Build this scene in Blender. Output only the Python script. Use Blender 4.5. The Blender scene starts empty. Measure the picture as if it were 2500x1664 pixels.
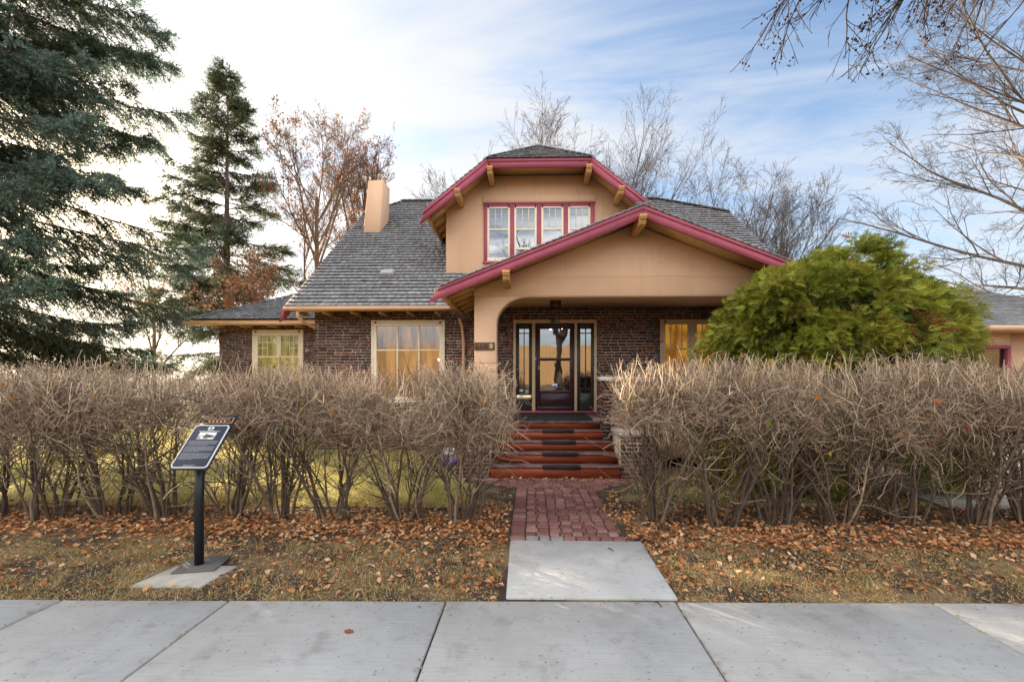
import bpy, math, random
import numpy as np
from mathutils import Vector

# ------------------------------------------------------------------ camera, sky, sun, exposure
SC = bpy.context.scene
COL = SC.collection
R = math.radians
F, CX, HY, YAW, CAMZ = 1030.0, 1272.5, 919.0, R(1.25), 1.7
cd = bpy.data.cameras.new('camera'); cam = bpy.data.objects.new('camera', cd); COL.objects.link(cam)
cam.location = (0, 0, CAMZ); cam.rotation_euler = (R(90), 0, YAW)
cd.sensor_width = 36; cd.lens = 36*F/2500; cd.shift_x = -22.5/2500; cd.shift_y = 87/2500
cd.clip_start = 0.05; cd.clip_end = 3000
SC.camera = cam
SUN_AZ, SUN_EL = R(52.5), R(15.5)                      # azimuth left of +Y
SUN = np.array([-math.sin(SUN_AZ)*math.cos(SUN_EL), math.cos(SUN_AZ)*math.cos(SUN_EL), math.sin(SUN_EL)])
EXPOSURE = 2.05
SKY_STRENGTH = 0.078
sl = bpy.data.lights.new('sun', 'SUN'); so = bpy.data.objects.new('sun', sl); COL.objects.link(so)
sl.energy = 5.0; sl.angle = R(0.53); sl.color = (1.0, 0.83, 0.60)
so.rotation_euler = Vector(SUN).to_track_quat('Z', 'Y').to_euler()
SC.view_settings.view_transform = 'Standard'; SC.view_settings.look = 'None'
SC.view_settings.gamma = 1; SC.view_settings.exposure = EXPOSURE
SC.view_settings.use_curve_mapping = False
SC.cycles.max_bounces = 6; SC.cycles.transparent_max_bounces = 12
SC.cycles.diffuse_bounces = 3; SC.cycles.glossy_bounces = 3; SC.cycles.transmission_bounces = 4
SC.cycles.caustics_reflective = False; SC.cycles.caustics_refractive = False
SC.cycles.sample_clamp_indirect = 4.0

class NG:
    """tiny node-graph writer"""
    def __init__(s, tree): s.t = tree; s.t.nodes.clear()
    def n(s, typ, **kw):
        nd = s.t.nodes.new(typ)
        for k, v in kw.items():
            if k.startswith('i_'):
                key = k[2:]; key = int(key) if key.isdigit() else key.replace('_', ' ')
                s.put(nd.inputs[key], v)
            else: setattr(nd, k, v)
        return nd
    def put(s, sock, v):
        if hasattr(v, 'links') or isinstance(v, bpy.types.NodeSocket): s.t.links.new(v, sock)
        else:
            if isinstance(v, tuple) and len(v) == 3 and sock.type == 'RGBA': v = v + (1,)
            sock.default_value = v
    def math(s, op, a, b=0.0, c=0.0, clamp=False):
        nd = s.n('ShaderNodeMath', operation=op, use_clamp=clamp)
        s.put(nd.inputs[0], a); s.put(nd.inputs[1], b); s.put(nd.inputs[2], c); return nd.outputs[0]
    def mix(s, f, a, b, mode='MIX'):
        nd = s.n('ShaderNodeMixRGB', blend_type=mode)
        s.put(nd.inputs[0], f); s.put(nd.inputs[1], a); s.put(nd.inputs[2], b); return nd.outputs[0]
    def noise(s, vec, scale, detail=4, rough=.5, dist=0.0):
        nd = s.n('ShaderNodeTexNoise'); s.put(nd.inputs['Vector'], vec)
        nd.inputs['Scale'].default_value = scale; nd.inputs['Detail'].default_value = detail
        nd.inputs['Roughness'].default_value = rough; nd.inputs['Distortion'].default_value = dist
        return nd.outputs['Fac']
    def ramp(s, f, stops, interp='LINEAR'):
        nd = s.n('ShaderNodeValToRGB'); s.put(nd.inputs[0], f); cr = nd.color_ramp; cr.interpolation = interp
        while len(cr.elements) < len(stops): cr.elements.new(.5)
        for e, (p, c) in zip(cr.elements, stops):
            e.position = p; e.color = (c, c, c, 1) if isinstance(c, (int, float)) else tuple(c) + (1,)
        return nd.outputs[0]
    def step(s, f, lo, hi):
        nd = s.n('ShaderNodeMapRange', interpolation_type='SMOOTHSTEP')
        s.put(nd.inputs['Value'], f); nd.inputs['From Min'].default_value = lo; nd.inputs['From Max'].default_value = hi
        return nd.outputs[0]
    def obj(s): return s.n('ShaderNodeTexCoord').outputs['Object']
    def map(s, vec, scale=(1, 1, 1), rot=(0, 0, 0)):
        nd = s.n('ShaderNodeMapping'); s.put(nd.inputs['Vector'], vec)
        nd.inputs['Scale'].default_value = scale; nd.inputs['Rotation'].default_value = rot; return nd.outputs[0]

# sky: Nishita air with streaks of high cloud, whiter towards the sun
w = bpy.data.worlds.new('World'); SC.world = w; w.use_nodes = True
g = NG(w.node_tree)
sky = g.n('ShaderNodeTexSky', sky_type='NISHITA', sun_disc=False, sun_elevation=SUN_EL, sun_rotation=-SUN_AZ,
          air_density=1.0, dust_density=0.6, ozone_density=2.0)
gen = g.n('ShaderNodeTexCoord').outputs['Generated']
sep = g.n('ShaderNodeSeparateXYZ'); g.put(sep.inputs[0], gen)
zz = g.math('ADD', g.math('MAXIMUM', sep.outputs[2], 0.02), 0.10)
pl = g.n('ShaderNodeCombineXYZ'); g.put(pl.inputs[0], g.math('DIVIDE', sep.outputs[0], zz)); g.put(pl.inputs[1], g.math('DIVIDE', sep.outputs[1], zz))
st = g.map(pl.outputs[0], (0.50, 2.4, 1), (0, 0, R(-74)))
wisp = g.noise(st, 0.9, 9, .62, 1.1)
st2 = g.map(pl.outputs[0], (0.7, 1.5, 1), (0, 0, R(-55)))
wide = g.noise(st2, 0.62, 5, .55, .6)
dn = g.n('ShaderNodeVectorMath', operation='DOT_PRODUCT'); g.put(dn.inputs[0], gen); dn.inputs[1].default_value = tuple(SUN)
dot = dn.outputs['Value']
cov = g.math('ADD', g.math('MULTIPLY', wisp, .55), g.math('MULTIPLY', wide, .45))
cov = g.math('ADD', cov, g.math('MULTIPLY', g.step(dot, .35, .95), .16))
low = g.step(sep.outputs[2], .36, .04)
cov = g.math('ADD', cov, g.math('MULTIPLY', low, .10))
cm = g.step(cov, .37, .64)
glow = g.math('POWER', g.math('MAXIMUM', dot, 0.0), 9.0)
ccol = g.mix(g.step(dot, .1, .9), (0.198, 0.212, 0.234), (0.236, 0.234, 0.232))
ccol = g.mix(g.math('MULTIPLY', g.step(sep.outputs[1], .10, -.40), g.step(sep.outputs[2], .04, .40)), ccol, (1.55, 1.46, 1.34))  # much brighter cloud added behind the viewer, unseen, to light the house front
air = g.n('ShaderNodeVectorMath', operation='SCALE'); g.put(air.inputs[0], sky.outputs[0]); air.inputs[3].default_value = SKY_STRENGTH
skyc = g.mix(g.math('MULTIPLY', cm, .92), air.outputs[0], ccol)
gl = g.mix(g.math('MULTIPLY', glow, 1.0, 0, True), (0, 0, 0), (.12, .105, .085))
gl = g.mix(1.0, gl, g.mix(g.math('POWER', g.math('MAXIMUM', dot, 0.0), 70.0), (0, 0, 0), (1.1, .80, .45)), 'ADD')
skyc = g.mix(1.0, skyc, gl, 'ADD')
bg = g.n('ShaderNodeBackground', i_Color=skyc, i_Strength=1.0)
g.t.links.new(bg.outputs[0], g.n('ShaderNodeOutputWorld').inputs[0])

# ------------------------------------------------------------------ helpers
def at(px, py, Y):
    """the point on the plane y = Y seen at source pixel (px, py): used to measure the place off the photograph"""
    u = (px-CX)/F; v = (py-HY)/F; c, s_ = math.cos(YAW), math.sin(YAW)
    k = Y/(u*s_+c)
    return np.array([k*(u*c-s_), Y, CAMZ-v*k])
def gnd(px, py, z=0.0):
    v = (py-HY)/F; k = (CAMZ-z)/v; u = (px-CX)/F; c, s_ = math.cos(YAW), math.sin(YAW)
    return np.array([k*(u*c-s_), k*(u*s_+c), z])
def nrm(v): return v/np.maximum(np.linalg.norm(v, axis=-1, keepdims=True), 1e-9)
WORLD = {}
def origin(o): return WORLD.get(o.name, np.zeros(3)) if o else np.zeros(3)

class MB:
    def __init__(s): s.v = []; s.r = []; s.f = {}; s.ng = []; s.n = 0
    def add(s, v, faces, rnd=0.5):
        v = np.asarray(v, float).reshape(-1, 3); b = s.n; s.v.append(v); s.n += len(v)
        rr = np.broadcast_to(np.asarray(rnd, float), (len(v),)) if np.ndim(rnd) < 1 or len(rnd) == len(v) else np.full(len(v), .5)
        s.r.append(np.array(rr))
        if isinstance(faces, np.ndarray): s.f.setdefault(faces.shape[1], []).append(faces+b)
        else:
            for f in faces: s.ng.append([i+b for i in f])
        return s
    def hexa(s, v8, rnd=.5):
        return s.add(v8, np.array([[0, 3, 2, 1], [4, 5, 6, 7], [0, 1, 5, 4], [1, 2, 6, 5], [2, 3, 7, 6], [3, 0, 4, 7]]), rnd)
    def box(s, x0, x1, y0, y1, z0, z1, rnd=.5):
        return s.hexa([(x0, y0, z0), (x1, y0, z0), (x1, y1, z0), (x0, y1, z0), (x0, y0, z1), (x1, y0, z1), (x1, y1, z1), (x0, y1, z1)], rnd)
    def beam(s, a, b, w, h, rnd=.5, up=(0, 0, 1)):
        a = np.array(a, float); b = np.array(b, float); d = nrm(b-a); up = np.array(up, float)
        sd = nrm(np.cross(d, up)); u2 = np.cross(sd, d)
        q = [(-1, -1), (1, -1), (1, 1), (-1, 1)]
        return s.hexa([a+sd*i*w/2+u2*j*h/2 for i, j in q]+[b+sd*i*w/2+u2*j*h/2 for i, j in q], rnd)
    def ext(s, pts, vec, rnd=.5):
        p = np.array(pts, float); n = len(p); v = np.vstack([p, p+np.array(vec, float)])
        fs = [list(range(n))[::-1], list(range(n, 2*n))]+[[i, (i+1) % n, n+(i+1) % n, n+i] for i in range(n)]
        return s.add(v, fs, rnd)
    def xz(s, pts, y0, y1, rnd=.5): return s.ext([(x, y0, z) for x, z in pts], (0, y1-y0, 0), rnd)
    def tubes(s, P, Rr, k=4, rnd=.5, cap=False):
        P = np.asarray(P, float); Rr = np.asarray(Rr, float); B, n, _ = P.shape
        T = np.empty_like(P); T[:, 1:-1] = P[:, 2:]-P[:, :-2]; T[:, 0] = P[:, 1]-P[:, 0]; T[:, -1] = P[:, -1]-P[:, -2]; T = nrm(T)
        m = nrm(P[:, -1]-P[:, 0]); ref = np.where(np.abs(m[:, 2:3]) > .8, np.array([[1., .13, 0]]), np.array([[.07, .05, 1.]]))
        N = nrm(np.cross(T, ref[:, None, :])); Bn = np.cross(T, N)
        a = np.arange(k)*2*math.pi/k
        V = P[:, :, None]+Rr[:, :, None, None]*(np.cos(a)[None, None, :, None]*N[:, :, None]+np.sin(a)[None, None, :, None]*Bn[:, :, None])
        idx = np.arange(B*n*k).reshape(B, n, k)
        f = np.stack([idx[:, :-1], np.roll(idx, -1, 2)[:, :-1], np.roll(idx, -1, 2)[:, 1:], idx[:, 1:]], -1).reshape(-1, 4)
        r = np.asarray(rnd, float)
        if r.ndim == 1: r = np.repeat(r, n*k)
        elif r.ndim == 2: r = np.repeat(r.reshape(-1), k)
        s.add(V.reshape(-1, 3), f, r)
        if cap:
            for b in range(B): s.ng.append(list(idx[b, 0][::-1]+s.n-B*n*k)); s.ng.append(list(idx[b, -1]+s.n-B*n*k))
        return s
    def tube(s, pts, r, k=8, rnd=.5):
        P = np.array(pts, float)[None]; return s.tubes(P, np.broadcast_to(np.asarray(r, float), (1, P.shape[1])), k, rnd, True)
    def ball(s, c, r, rnd=.5, seg=8, rings=6):
        c = np.array(c, float); r = np.broadcast_to(np.asarray(r, float), (3,)); v = []
        for i in range(rings+1):
            for j in range(seg):
                t = math.pi*i/rings; p = 2*math.pi*j/seg
                v.append(c+r*np.array([math.sin(t)*math.cos(p), math.sin(t)*math.sin(p), math.cos(t)]))
        f = [[i*seg+j, (i+1)*seg+j, (i+1)*seg+(j+1) % seg, i*seg+(j+1) % seg] for i in range(rings) for j in range(seg)]
        return s.add(v, np.array(f), rnd)
    def build(s, name, mat, parent=None, smooth=False, bevel=0.0, loc=None):
        V = np.vstack(s.v); o0 = origin(parent) if loc is None else np.array(loc, float)
        V = V-o0
        me = bpy.data.meshes.new(name); starts = []; loops = []; tot = 0; tots = []
        for k, fl in s.f.items():
            a = np.vstack(fl); loops.append(a.reshape(-1)); starts.append(tot+np.arange(len(a))*k); tots.append(np.full(len(a), k)); tot += a.size
        for f in s.ng:
            loops.append(np.array(f)); starts.append(np.array([tot])); tots.append(np.array([len(f)])); tot += len(f)
        L = np.concatenate(loops).astype(np.int32); S = np.concatenate(starts).astype(np.int32); T = np.concatenate(tots).astype(np.int32)
        me.vertices.add(len(V)); me.vertices.foreach_set('co', V.astype(np.float32).reshape(-1))
        me.loops.add(len(L)); me.loops.foreach_set('vertex_index', L)
        me.polygons.add(len(S)); me.polygons.foreach_set('loop_start', S); me.polygons.foreach_set('loop_total', T)
        if smooth: me.polygons.foreach_set('use_smooth', np.ones(len(S), bool))
        at_ = me.attributes.new('rnd', 'FLOAT', 'POINT'); at_.data.foreach_set('value', np.concatenate(s.r).astype(np.float32))
        me.update(calc_edges=True); me.validate()
        me.materials.append(mat)
        o = bpy.data.objects.new(name, me); COL.objects.link(o)
        if parent: o.parent = parent; WORLD[o.name] = o0
        elif loc is not None: o.location = loc; WORLD[o.name] = o0
        if bevel:
            m = o.modifiers.new('bevel', 'BEVEL'); m.width = bevel; m.segments = 1; m.limit_method = 'ANGLE'; m.angle_limit = R(40)
        return o

def tag(o, label=None, cat=None, group=None, kind=None):
    if label: o['label'] = label
    if cat: o['category'] = cat
    if group: o['group'] = group
    if kind: o['kind'] = kind
    return o
def thing(name, label, cat, loc, group=None):
    o = bpy.data.objects.new(name, None); COL.objects.link(o); o.location = loc; o.empty_display_size = .2
    WORLD[o.name] = np.array(loc, float); return tag(o, label, cat, group)
def dup(root, loc, rz, label, sc=(1, 1, 1)):
    r = root.copy(); COL.objects.link(r); r.location = loc; r.rotation_euler = (0, 0, rz); r.scale = sc; r['label'] = label
    for ch in list(root.children):
        c = ch.copy(); COL.objects.link(c); c.parent = r
    return r

# ------------------------------------------------------------------ materials
def newmat(name):
    m = bpy.data.materials.new(name); m.use_nodes = True; return m, NG(m.node_tree)
def finish(g, col, rough=.7, bump=None, bstr=.3, bdist=.01, spec=.3, trans=0, metal=0, coat=0):
    b = g.n('ShaderNodeBsdfPrincipled'); g.put(b.inputs['Base Color'], col); g.put(b.inputs['Roughness'], rough)
    b.inputs['Specular IOR Level'].default_value = spec; b.inputs['Metallic'].default_value = metal
    b.inputs['Coat Weight'].default_value = coat
    if bump is not None:
        bn = g.n('ShaderNodeBump', i_Strength=bstr, i_Distance=bdist, i_Height=bump); g.put(b.inputs['Normal'], bn.outputs[0])
    out = b.outputs[0]
    if trans:
        t = g.n('ShaderNodeBsdfTranslucent'); g.put(t.inputs['Color'], col)
        mx = g.n('ShaderNodeMixShader'); mx.inputs[0].default_value = trans
        g.t.links.new(out, mx.inputs[1]); g.t.links.new(t.outputs[0], mx.inputs[2]); out = mx.outputs[0]
    g.t.links.new(out, g.n('ShaderNodeOutputMaterial').inputs[0])
def pm(name, c1, c2, scale=3., rough=.7, bscale=60., bstr=.2, bdist=.004, spec=.3, spots=None, coat=0, metal=0, stretch=None, streak=None):
    m, g = newmat(name); o = g.obj()
    if stretch: o = g.map(o, stretch)
    col = g.mix(g.step(g.noise(o, scale, 6, .6), .3, .7), c1, c2)
    if spots: col = g.mix(g.step(g.noise(o, spots[1], 3, .6), spots[2], spots[2]+.05), col, spots[0])
    if streak: col = g.mix(g.math('MULTIPLY', g.step(g.noise(g.map(o, (5, 5, .35)), 1.0, 5, .65), .5, .72), streak[1]), col, streak[0])
    finish(g, col, rough, g.noise(o, bscale, 4, .6), bstr, bdist, spec, 0, metal, coat); return m
def rm(name, stops, rough=.7, trans=0, spec=.2, nscale=8., namt=.35, bscale=40., bstr=.0):
    m, g = newmat(name); a = g.n('ShaderNodeAttribute', attribute_name='rnd').outputs['Fac']; o = g.obj()
    col = g.ramp(a, stops); n = g.noise(o, nscale, 5, .6)
    col = g.mix(1.0, col, g.ramp(n, [(.25, 1-namt), (.75, 1+namt)]), 'MULTIPLY')
    finish(g, col, rough, g.noise(o, bscale, 4, .6) if bstr else None, bstr, .004, spec, trans); return m

M = {}
M['stucco'] = pm('peach stucco', (.68, .44, .285), (.74, .485, .315), 1.3, .85, 55, .5, .006, .2, ((.64, .41, .262), 2.3, .68), streak=((.50, .33, .22), .30))
M['ochre'] = pm('ochre painted wood', (.50, .27, .10), (.56, .31, .12), 3, .6, 40, .1)
M['tanpaint'] = pm('tan painted metal', (.60, .36, .20), (.66, .41, .24), 2, .45, 30, .05)
M['maroon'] = pm('plum painted wood', (.335, .072, .110), (.38, .086, .128), 3, .55, 30, .2, .004, .3, ((.50, .24, .25), 17., .70), streak=((.26, .055, .085), .35))
M['cream'] = pm('cream painted wood', (.80, .69, .51), (.85, .74, .56), 3, .5, 40, .08)
M['beige'] = pm('beige painted wood', (.52, .38, .24), (.58, .43, .28), 3, .5, 40, .08)
M['mortar'] = pm('mortar', (.40, .33, .27), (.54, .45, .37), 6, .95, 80, .5, .006, .1)
M['brick'] = rm('clinker brick', [(0, (.040, .026, .023)), (.35, (.085, .040, .030)), (.6, (.070, .050, .048)), (.8, (.145, .050, .034)), (1, (.20, .078, .048))], .65, 0, .35, 26, .45, 70, .5)
M['shingle'] = rm('weathered cedar shingle', [(0, (.03, .03, .031)), (.25, (.19, .192, .198)), (.7, (.285, .285, .295)), (1, (.37, .37, .38))], .7, 0, .3, 10, .3, 50, .3)
M['darkdoor'] = pm('dark brown paint', (.035, .014, .018), (.045, .018, .022), 3, .35, 30, .05)
M['blackgreen'] = pm('black green paint', (.022, .023, .021), (.03, .03, .028), 3, .35, 30, .05)
M['stain'] = pm('red stained wood', (.15, .028, .010), (.28, .056, .018), 1.5, .5, 14, .2, .004, .35, stretch=(.6, 1, 9))
M['tread'] = pm('worn mauve tread paint', (.085, .045, .048), (.20, .135, .13), 6, .45, 30, .1)
M['rubber'] = pm('black rubber', (.012, .014, .016), (.02, .022, .025), 8, .7, 200, .5)
M['concretecap'] = pm('pale stone', (.46, .41, .33), (.55, .49, .40), 6, .8, 60, .3)
M['blackmetal'] = pm('black powder coat', (.010, .012, .016), (.016, .018, .022), 5, .4, 60, .08)
M['greymetal'] = pm('dark grey steel', (.075, .073, .07), (.11, .105, .10), 9, .6, 60, .2)
M['brass'] = pm('brass', (.75, .62, .36), (.8, .68, .42), 5, .3, 30, .05, metal=.7)
M['bronze'] = pm('bronze plaque', (.10, .062, .035), (.14, .085, .05), 20, .5, 60, .3)
M['gold'] = pm('gilt', (.75, .52, .20), (.8, .58, .24), 5, .4, 30, .05)
M['white'] = pm('white enamel', (.74, .74, .74), (.78, .78, .78), 5, .65, 30, .03, .004, .1)
M['purple'] = pm('purple print', (.09, .05, .34), (.12, .06, .40), 5, .5, 30, .03)
M['slate'] = pm('slate blue enamel', (.055, .058, .080), (.062, .067, .09), 4, .75, 30, .03, .004, .1)
M['coppertrim'] = pm('copper trim', (.50, .27, .17), (.56, .32, .20), 4, .8, 30, .05, .004, .05)
M['matteblack'] = pm('matte black enamel', (.018, .018, .022), (.024, .024, .028), 4, .85, 30, .03, .004, .04)
M['textgrey'] = pm('grey lettering', (.30, .31, .33), (.34, .35, .37), 4, .8, 30, .03, .004, .05)
M['ventmetal'] = pm('grey vent metal', (.34, .33, .33), (.40, .39, .39), 4, .5, 30, .05)
M['rust'] = pm('rusty iron', (.045, .025, .018), (.09, .04, .022), 30, .8, 80, .4)
M['bark'] = rm('grey brown bark', [(0, (.13, .10, .08)), (.5, (.125, .098, .08)), (1, (.105, .082, .070))], .9, 0, .1, 14, .4, 50, .5)
M['warmbark'] = rm('tan bark', [(0, (.17, .105, .065)), (.5, (.20, .13, .085)), (1, (.20, .14, .10))], .9, 0, .1, 14, .4, 50, .5)
M['darkbark'] = rm('dark twig bark', [(0, (.035, .03, .03)), (.5, (.05, .038, .036)), (1, (.075, .045, .045))], .9, 0, .1, 14, .3)
M['palebark'] = rm('pale bark', [(0, (.17, .135, .11)), (.5, (.12, .098, .085)), (1, (.06, .052, .052))], .9, 0, .1, 14, .35, 50, .4)
M['hedge'] = rm('bare hedge wood', [(0, (.085, .062, .046)), (.3, (.165, .117, .084)), (.6, (.34, .245, .172)), (1, (.76, .58, .41))], .8, 0, .15, 12, .35)
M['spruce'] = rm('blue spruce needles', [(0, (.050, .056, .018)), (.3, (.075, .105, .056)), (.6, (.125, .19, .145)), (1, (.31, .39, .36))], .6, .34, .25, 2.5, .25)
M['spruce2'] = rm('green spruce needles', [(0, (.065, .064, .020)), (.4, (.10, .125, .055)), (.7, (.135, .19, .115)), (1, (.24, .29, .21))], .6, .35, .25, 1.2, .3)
M['cedar'] = rm('cedar sprays', [(0, (.022, .034, .006)), (.25, (.085, .115, .016)), (.5, (.19, .225, .026)), (.85, (.36, .37, .050)), (.9, (.21, .26, .03)), (.95, (.28, .13, .04)), (1, (.30, .12, .04))], .55, .25, .25, 1.7, .3)
M['leaf'] = rm('fallen leaves', [(0, (.17, .060, .022)), (.3, (.35, .135, .050)), (.6, (.48, .22, .088)), (.85, (.56, .34, .18)), (1, (.60, .44, .28))], .75, .2, .2, 30, .3)
M['hangleaf'] = rm('clinging leaves', [(0, (.32, .09, .02)), (.45, (.45, .17, .03)), (.7, (.55, .30, .06)), (.85, (.55, .42, .08)), (1, (.22, .36, .05))], .7, .4, .2, 30, .2)
M['rustleaf'] = rm('rust leaves', [(0, (.24, .095, .045)), (.5, (.37, .165, .085)), (1, (.45, .25, .15))], .7, .4, .2, 10, .2)
M['grass'] = rm('dry grass', [(0, (.14, .17, .04)), (.15, (.24, .21, .07)), (.5, (.43, .30, .12)), (1, (.66, .51, .29))], .8, .3, .15, 2, .25)
M['lawngrass'] = rm('yellowing lawn', [(0, (.28, .28, .06)), (.4, (.46, .40, .12)), (.8, (.58, .48, .18)), (1, (.64, .54, .26))], .8, .4, .15, 2, .2)
M['needle'] = rm('straw debris', [(0, (.22, .13, .06)), (1, (.50, .36, .20))], .8, 0, .1, 8, .2)

m, g = newmat('broomed concrete'); o = g.obj()
col = g.mix(g.step(g.noise(o, 1.1, 6, .65), .3, .7), (.345, .345, .338), (.45, .448, .44))
col = g.mix(g.math('MULTIPLY', g.step(g.noise(o, 3.2, 6, .75), .50, .72), .55), col, (.215, .207, .197))
col = g.mix(g.math('MULTIPLY', g.step(g.noise(o, 38., 2, .5), .67, .72), .6), col, (.10, .095, .09))
col = g.mix(g.math('MULTIPLY', g.step(g.noise(g.map(o, (2, 60, 2)), 1.5, 4, .7), .45, .7), .25), col, (.20, .20, .205))
finish(g, col, .85, g.math('ADD', g.noise(g.map(o, (3, 90, 3)), 2., 3, .6), g.noise(o, 160, 3, .6)), .35, .003, .25); M['concrete'] = m

m, g = newmat('old concrete'); o = g.obj()
col = g.mix(g.step(g.noise(o, 4, 6, .65), .3, .7), (.30, .275, .24), (.42, .40, .36))
finish(g, col, .9, g.noise(o, 70, 4, .6), .5, .004, .2); M['oldconcrete'] = m

M['paver'] = rm('tumbled red paver', [(0, (.13, .058, .052)), (.5, (.185, .086, .076)), (.85, (.24, .125, .11)), (1, (.22, .20, .20))], .85, 0, .2, 30, .3, 90, .5)
m, g = newmat('paver joint sand'); o = g.obj()
finish(g, g.mix(g.step(g.noise(o, 5, 5, .6), .5, .65), (.045, .032, .026), (.05, .06, .02)), .95, g.noise(o, 150, 3, .6), .4); M['joint'] = m

m, g = newmat('soil and thatch'); o = g.obj()
soil = g.mix(g.noise(o, 60, 4, .7), (.028, .021, .017), (.10, .075, .058))
th = g.mix(g.noise(o, 90, 4, .7), (.10, .072, .042), (.31, .225, .125))
col = g.mix(g.step(g.noise(o, 1.7, 6, .65), .44, .62), soil, th)
finish(g, col, .95, g.noise(o, 45, 5, .7), .9, .02, .1); M['soil'] = m

m, g = newmat('mown lawn'); o = g.obj()
col = g.mix(g.noise(o, 70, 4, .7), (.20, .17, .05), (.48, .40, .15))
col = g.mix(g.step(g.noise(o, .9, 5, .6), .45, .65), col, (.20, .21, .055))
finish(g, col, .95, g.noise(o, 90, 4, .7), .8, .02, .1); M['lawn'] = m

m, g = newmat('asphalt'); o = g.obj()
finish(g, g.mix(g.noise(o, 120, 3, .6), (.035, .035, .037), (.07, .07, .072)), .9, g.noise(o, 200, 3, .6), .4); M['asphalt'] = m
m, g = newmat('dry hillside'); o = g.obj()
col = g.mix(g.noise(o, .05, 8, .65), (.30, .15, .045), (.42, .24, .085))
col = g.mix(g.step(g.noise(o, .12, 6, .7), .58, .68), col, (.13, .085, .03))
finish(g, col, .95, None); M['hill'] = m

def glass(name, gloss, tint=(.85, .88, .9)):
    m, g = newmat(name)
    a = g.n('ShaderNodeBsdfGlossy', i_Color=tint, i_Roughness=.012)
    t = g.n('ShaderNodeBsdfTransparent', i_Color=(.93, .95, .94))
    o = g.map(g.obj(), (1, 1, .6))
    bn = g.n('ShaderNodeBump', i_Strength=.035, i_Distance=.05, i_Height=g.noise(o, 2.5, 2, .5))
    g.put(a.inputs['Normal'], bn.outputs[0])
    fr = g.n('ShaderNodeFresnel', i_IOR=1.5)
    mx = g.n('ShaderNodeMixShader'); g.put(mx.inputs[0], g.math('ADD', fr.outputs[0], gloss, 0, True))
    g.t.links.new(t.outputs[0], mx.inputs[1]); g.t.links.new(a.outputs[0], mx.inputs[2])
    g.t.links.new(mx.outputs[0], g.n('ShaderNodeOutputMaterial').inputs[0]); return m
M['glass'] = glass('window glass', .17); M['doorglass'] = glass('door glass', .33); M['glasslow'] = glass('clear window glass', .12)
def glowmat(name, c1, c2, strength, scale=(6, 1, .7)):  # the colour also emits: room lamplight put into the surface
    m, g = newmat(name); o = g.map(g.obj(), scale)
    col = g.mix(g.step(g.noise(o, 1.2, 4, .6), .35, .65), c1, c2)
    b = g.n('ShaderNodeBsdfPrincipled', i_Base_Color=col, i_Roughness=.9); g.put(b.inputs['Emission Color'], col)
    b.inputs['Emission Strength'].default_value = strength
    g.t.links.new(b.outputs[0], g.n('ShaderNodeOutputMaterial').inputs[0]); return m
M['litamber'] = glowmat('lamplit amber curtain', (.10, .035, .010), (.55, .27, .08), .12, (4, 1, .6))  # curtain folds painted as dark and bright bands
M['lityellow'] = glowmat('lamplit yellow wall', (.24, .19, .028), (.52, .43, .13), .13)
M['litorange'] = glowmat('lamplit orange room', (.26, .095, .010), (.60, .29, .04), .20, (3, 1, 1.4))
M['dimroom'] = pm('dim room', (.10, .085, .07), (.16, .14, .12), 1, .9)
M['blind'] = pm('pale roller blind', (.42, .46, .52), (.47, .51, .56), 1, .9)
M['backdrop'] = pm('grey curtain', (.20, .17, .15), (.42, .38, .34), 2.2, .9, stretch=(14, 1, .2))
m, g = newmat('lamp bulb'); e = g.n('ShaderNodeEmission', i_Color=(1, .75, .42), i_Strength=14.0); g.t.links.new(e.outputs[0], g.n('ShaderNodeOutputMaterial').inputs[0]); M['bulb'] = m
M['amberglass'] = pm('amber lantern glass', (.20, .09, .05), (.26, .12, .06), 4, .3)

# ------------------------------------------------------------------ setting: ground
def sheet(name, pts, z, mat, kind='structure', thick=None):
    mb = MB(); p = [(x, y, z) for x, y in pts]
    if thick: mb.ext([(x, y, z-thick) for x, y in pts], (0, 0, thick))
    else: mb.add(p, [list(range(len(p)))])
    return tag(mb.build(name, mat), None, None, None, kind)
sheet('ground', [(-900, -900), (900, -900), (900, 900), (-900, 900)], 0.0, M['soil'])
EA, EB = gnd(0, 1462, .02), gnd(2500, 1471, .02)           # far edge of the pavement
def edge_y(x): return EA[1]+(x-EA[0])*(EB[1]-EA[1])/(EB[0]-EA[0])
pu = nrm(np.array([EB[0]-EA[0], EB[1]-EA[1], 0])); pn = np.array([pu[1], -pu[0], 0])   # along, towards camera
jx = [gnd(x/.9424, y/.9424, .02)[0] for x, y in ((140, 1380), (527, 1380), (1027, 1379), (1552, 1379), (2145, 1386))]
jx = [jx[0]-1.6*k for k in (4, 3, 2, 1)]+jx+[jx[-1]+1.7*k for k in (1, 2, 3, 4)]
mb = MB(); rng = np.random.default_rng(1)
for a, b in zip(jx[:-1], jx[1:]):
    p0 = np.array([a+.007, edge_y(a), 0]); p1 = np.array([b-.007, edge_y(b), 0])
    dz = rng.uniform(-.003, .003)
    q = [p0, p1, p1+np.array([0, -1.95, 0]), p0+np.array([0, -1.95, 0])]
    mb.ext([(x, y, -.08) for x, y, _ in q], (0, 0, .10+dz))
tag(mb.build('sidewalk', M['concrete'], bevel=.009), kind='structure')
sheet('verge', [(-40, -1.4), (40, -1.4), (40, 1.2), (-40, 1.2)], .006, M['lawn'])
sheet('road', [(-300, -9.5), (300, -9.5), (300, -1.55), (-300, -1.55)], .008, M['asphalt'])
mb = MB(); mb.box(-60, 60, -1.55, -1.40, -.02, .13); tag(mb.build('kerb', M['oldconcrete'], bevel=.02), kind='structure')
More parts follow.
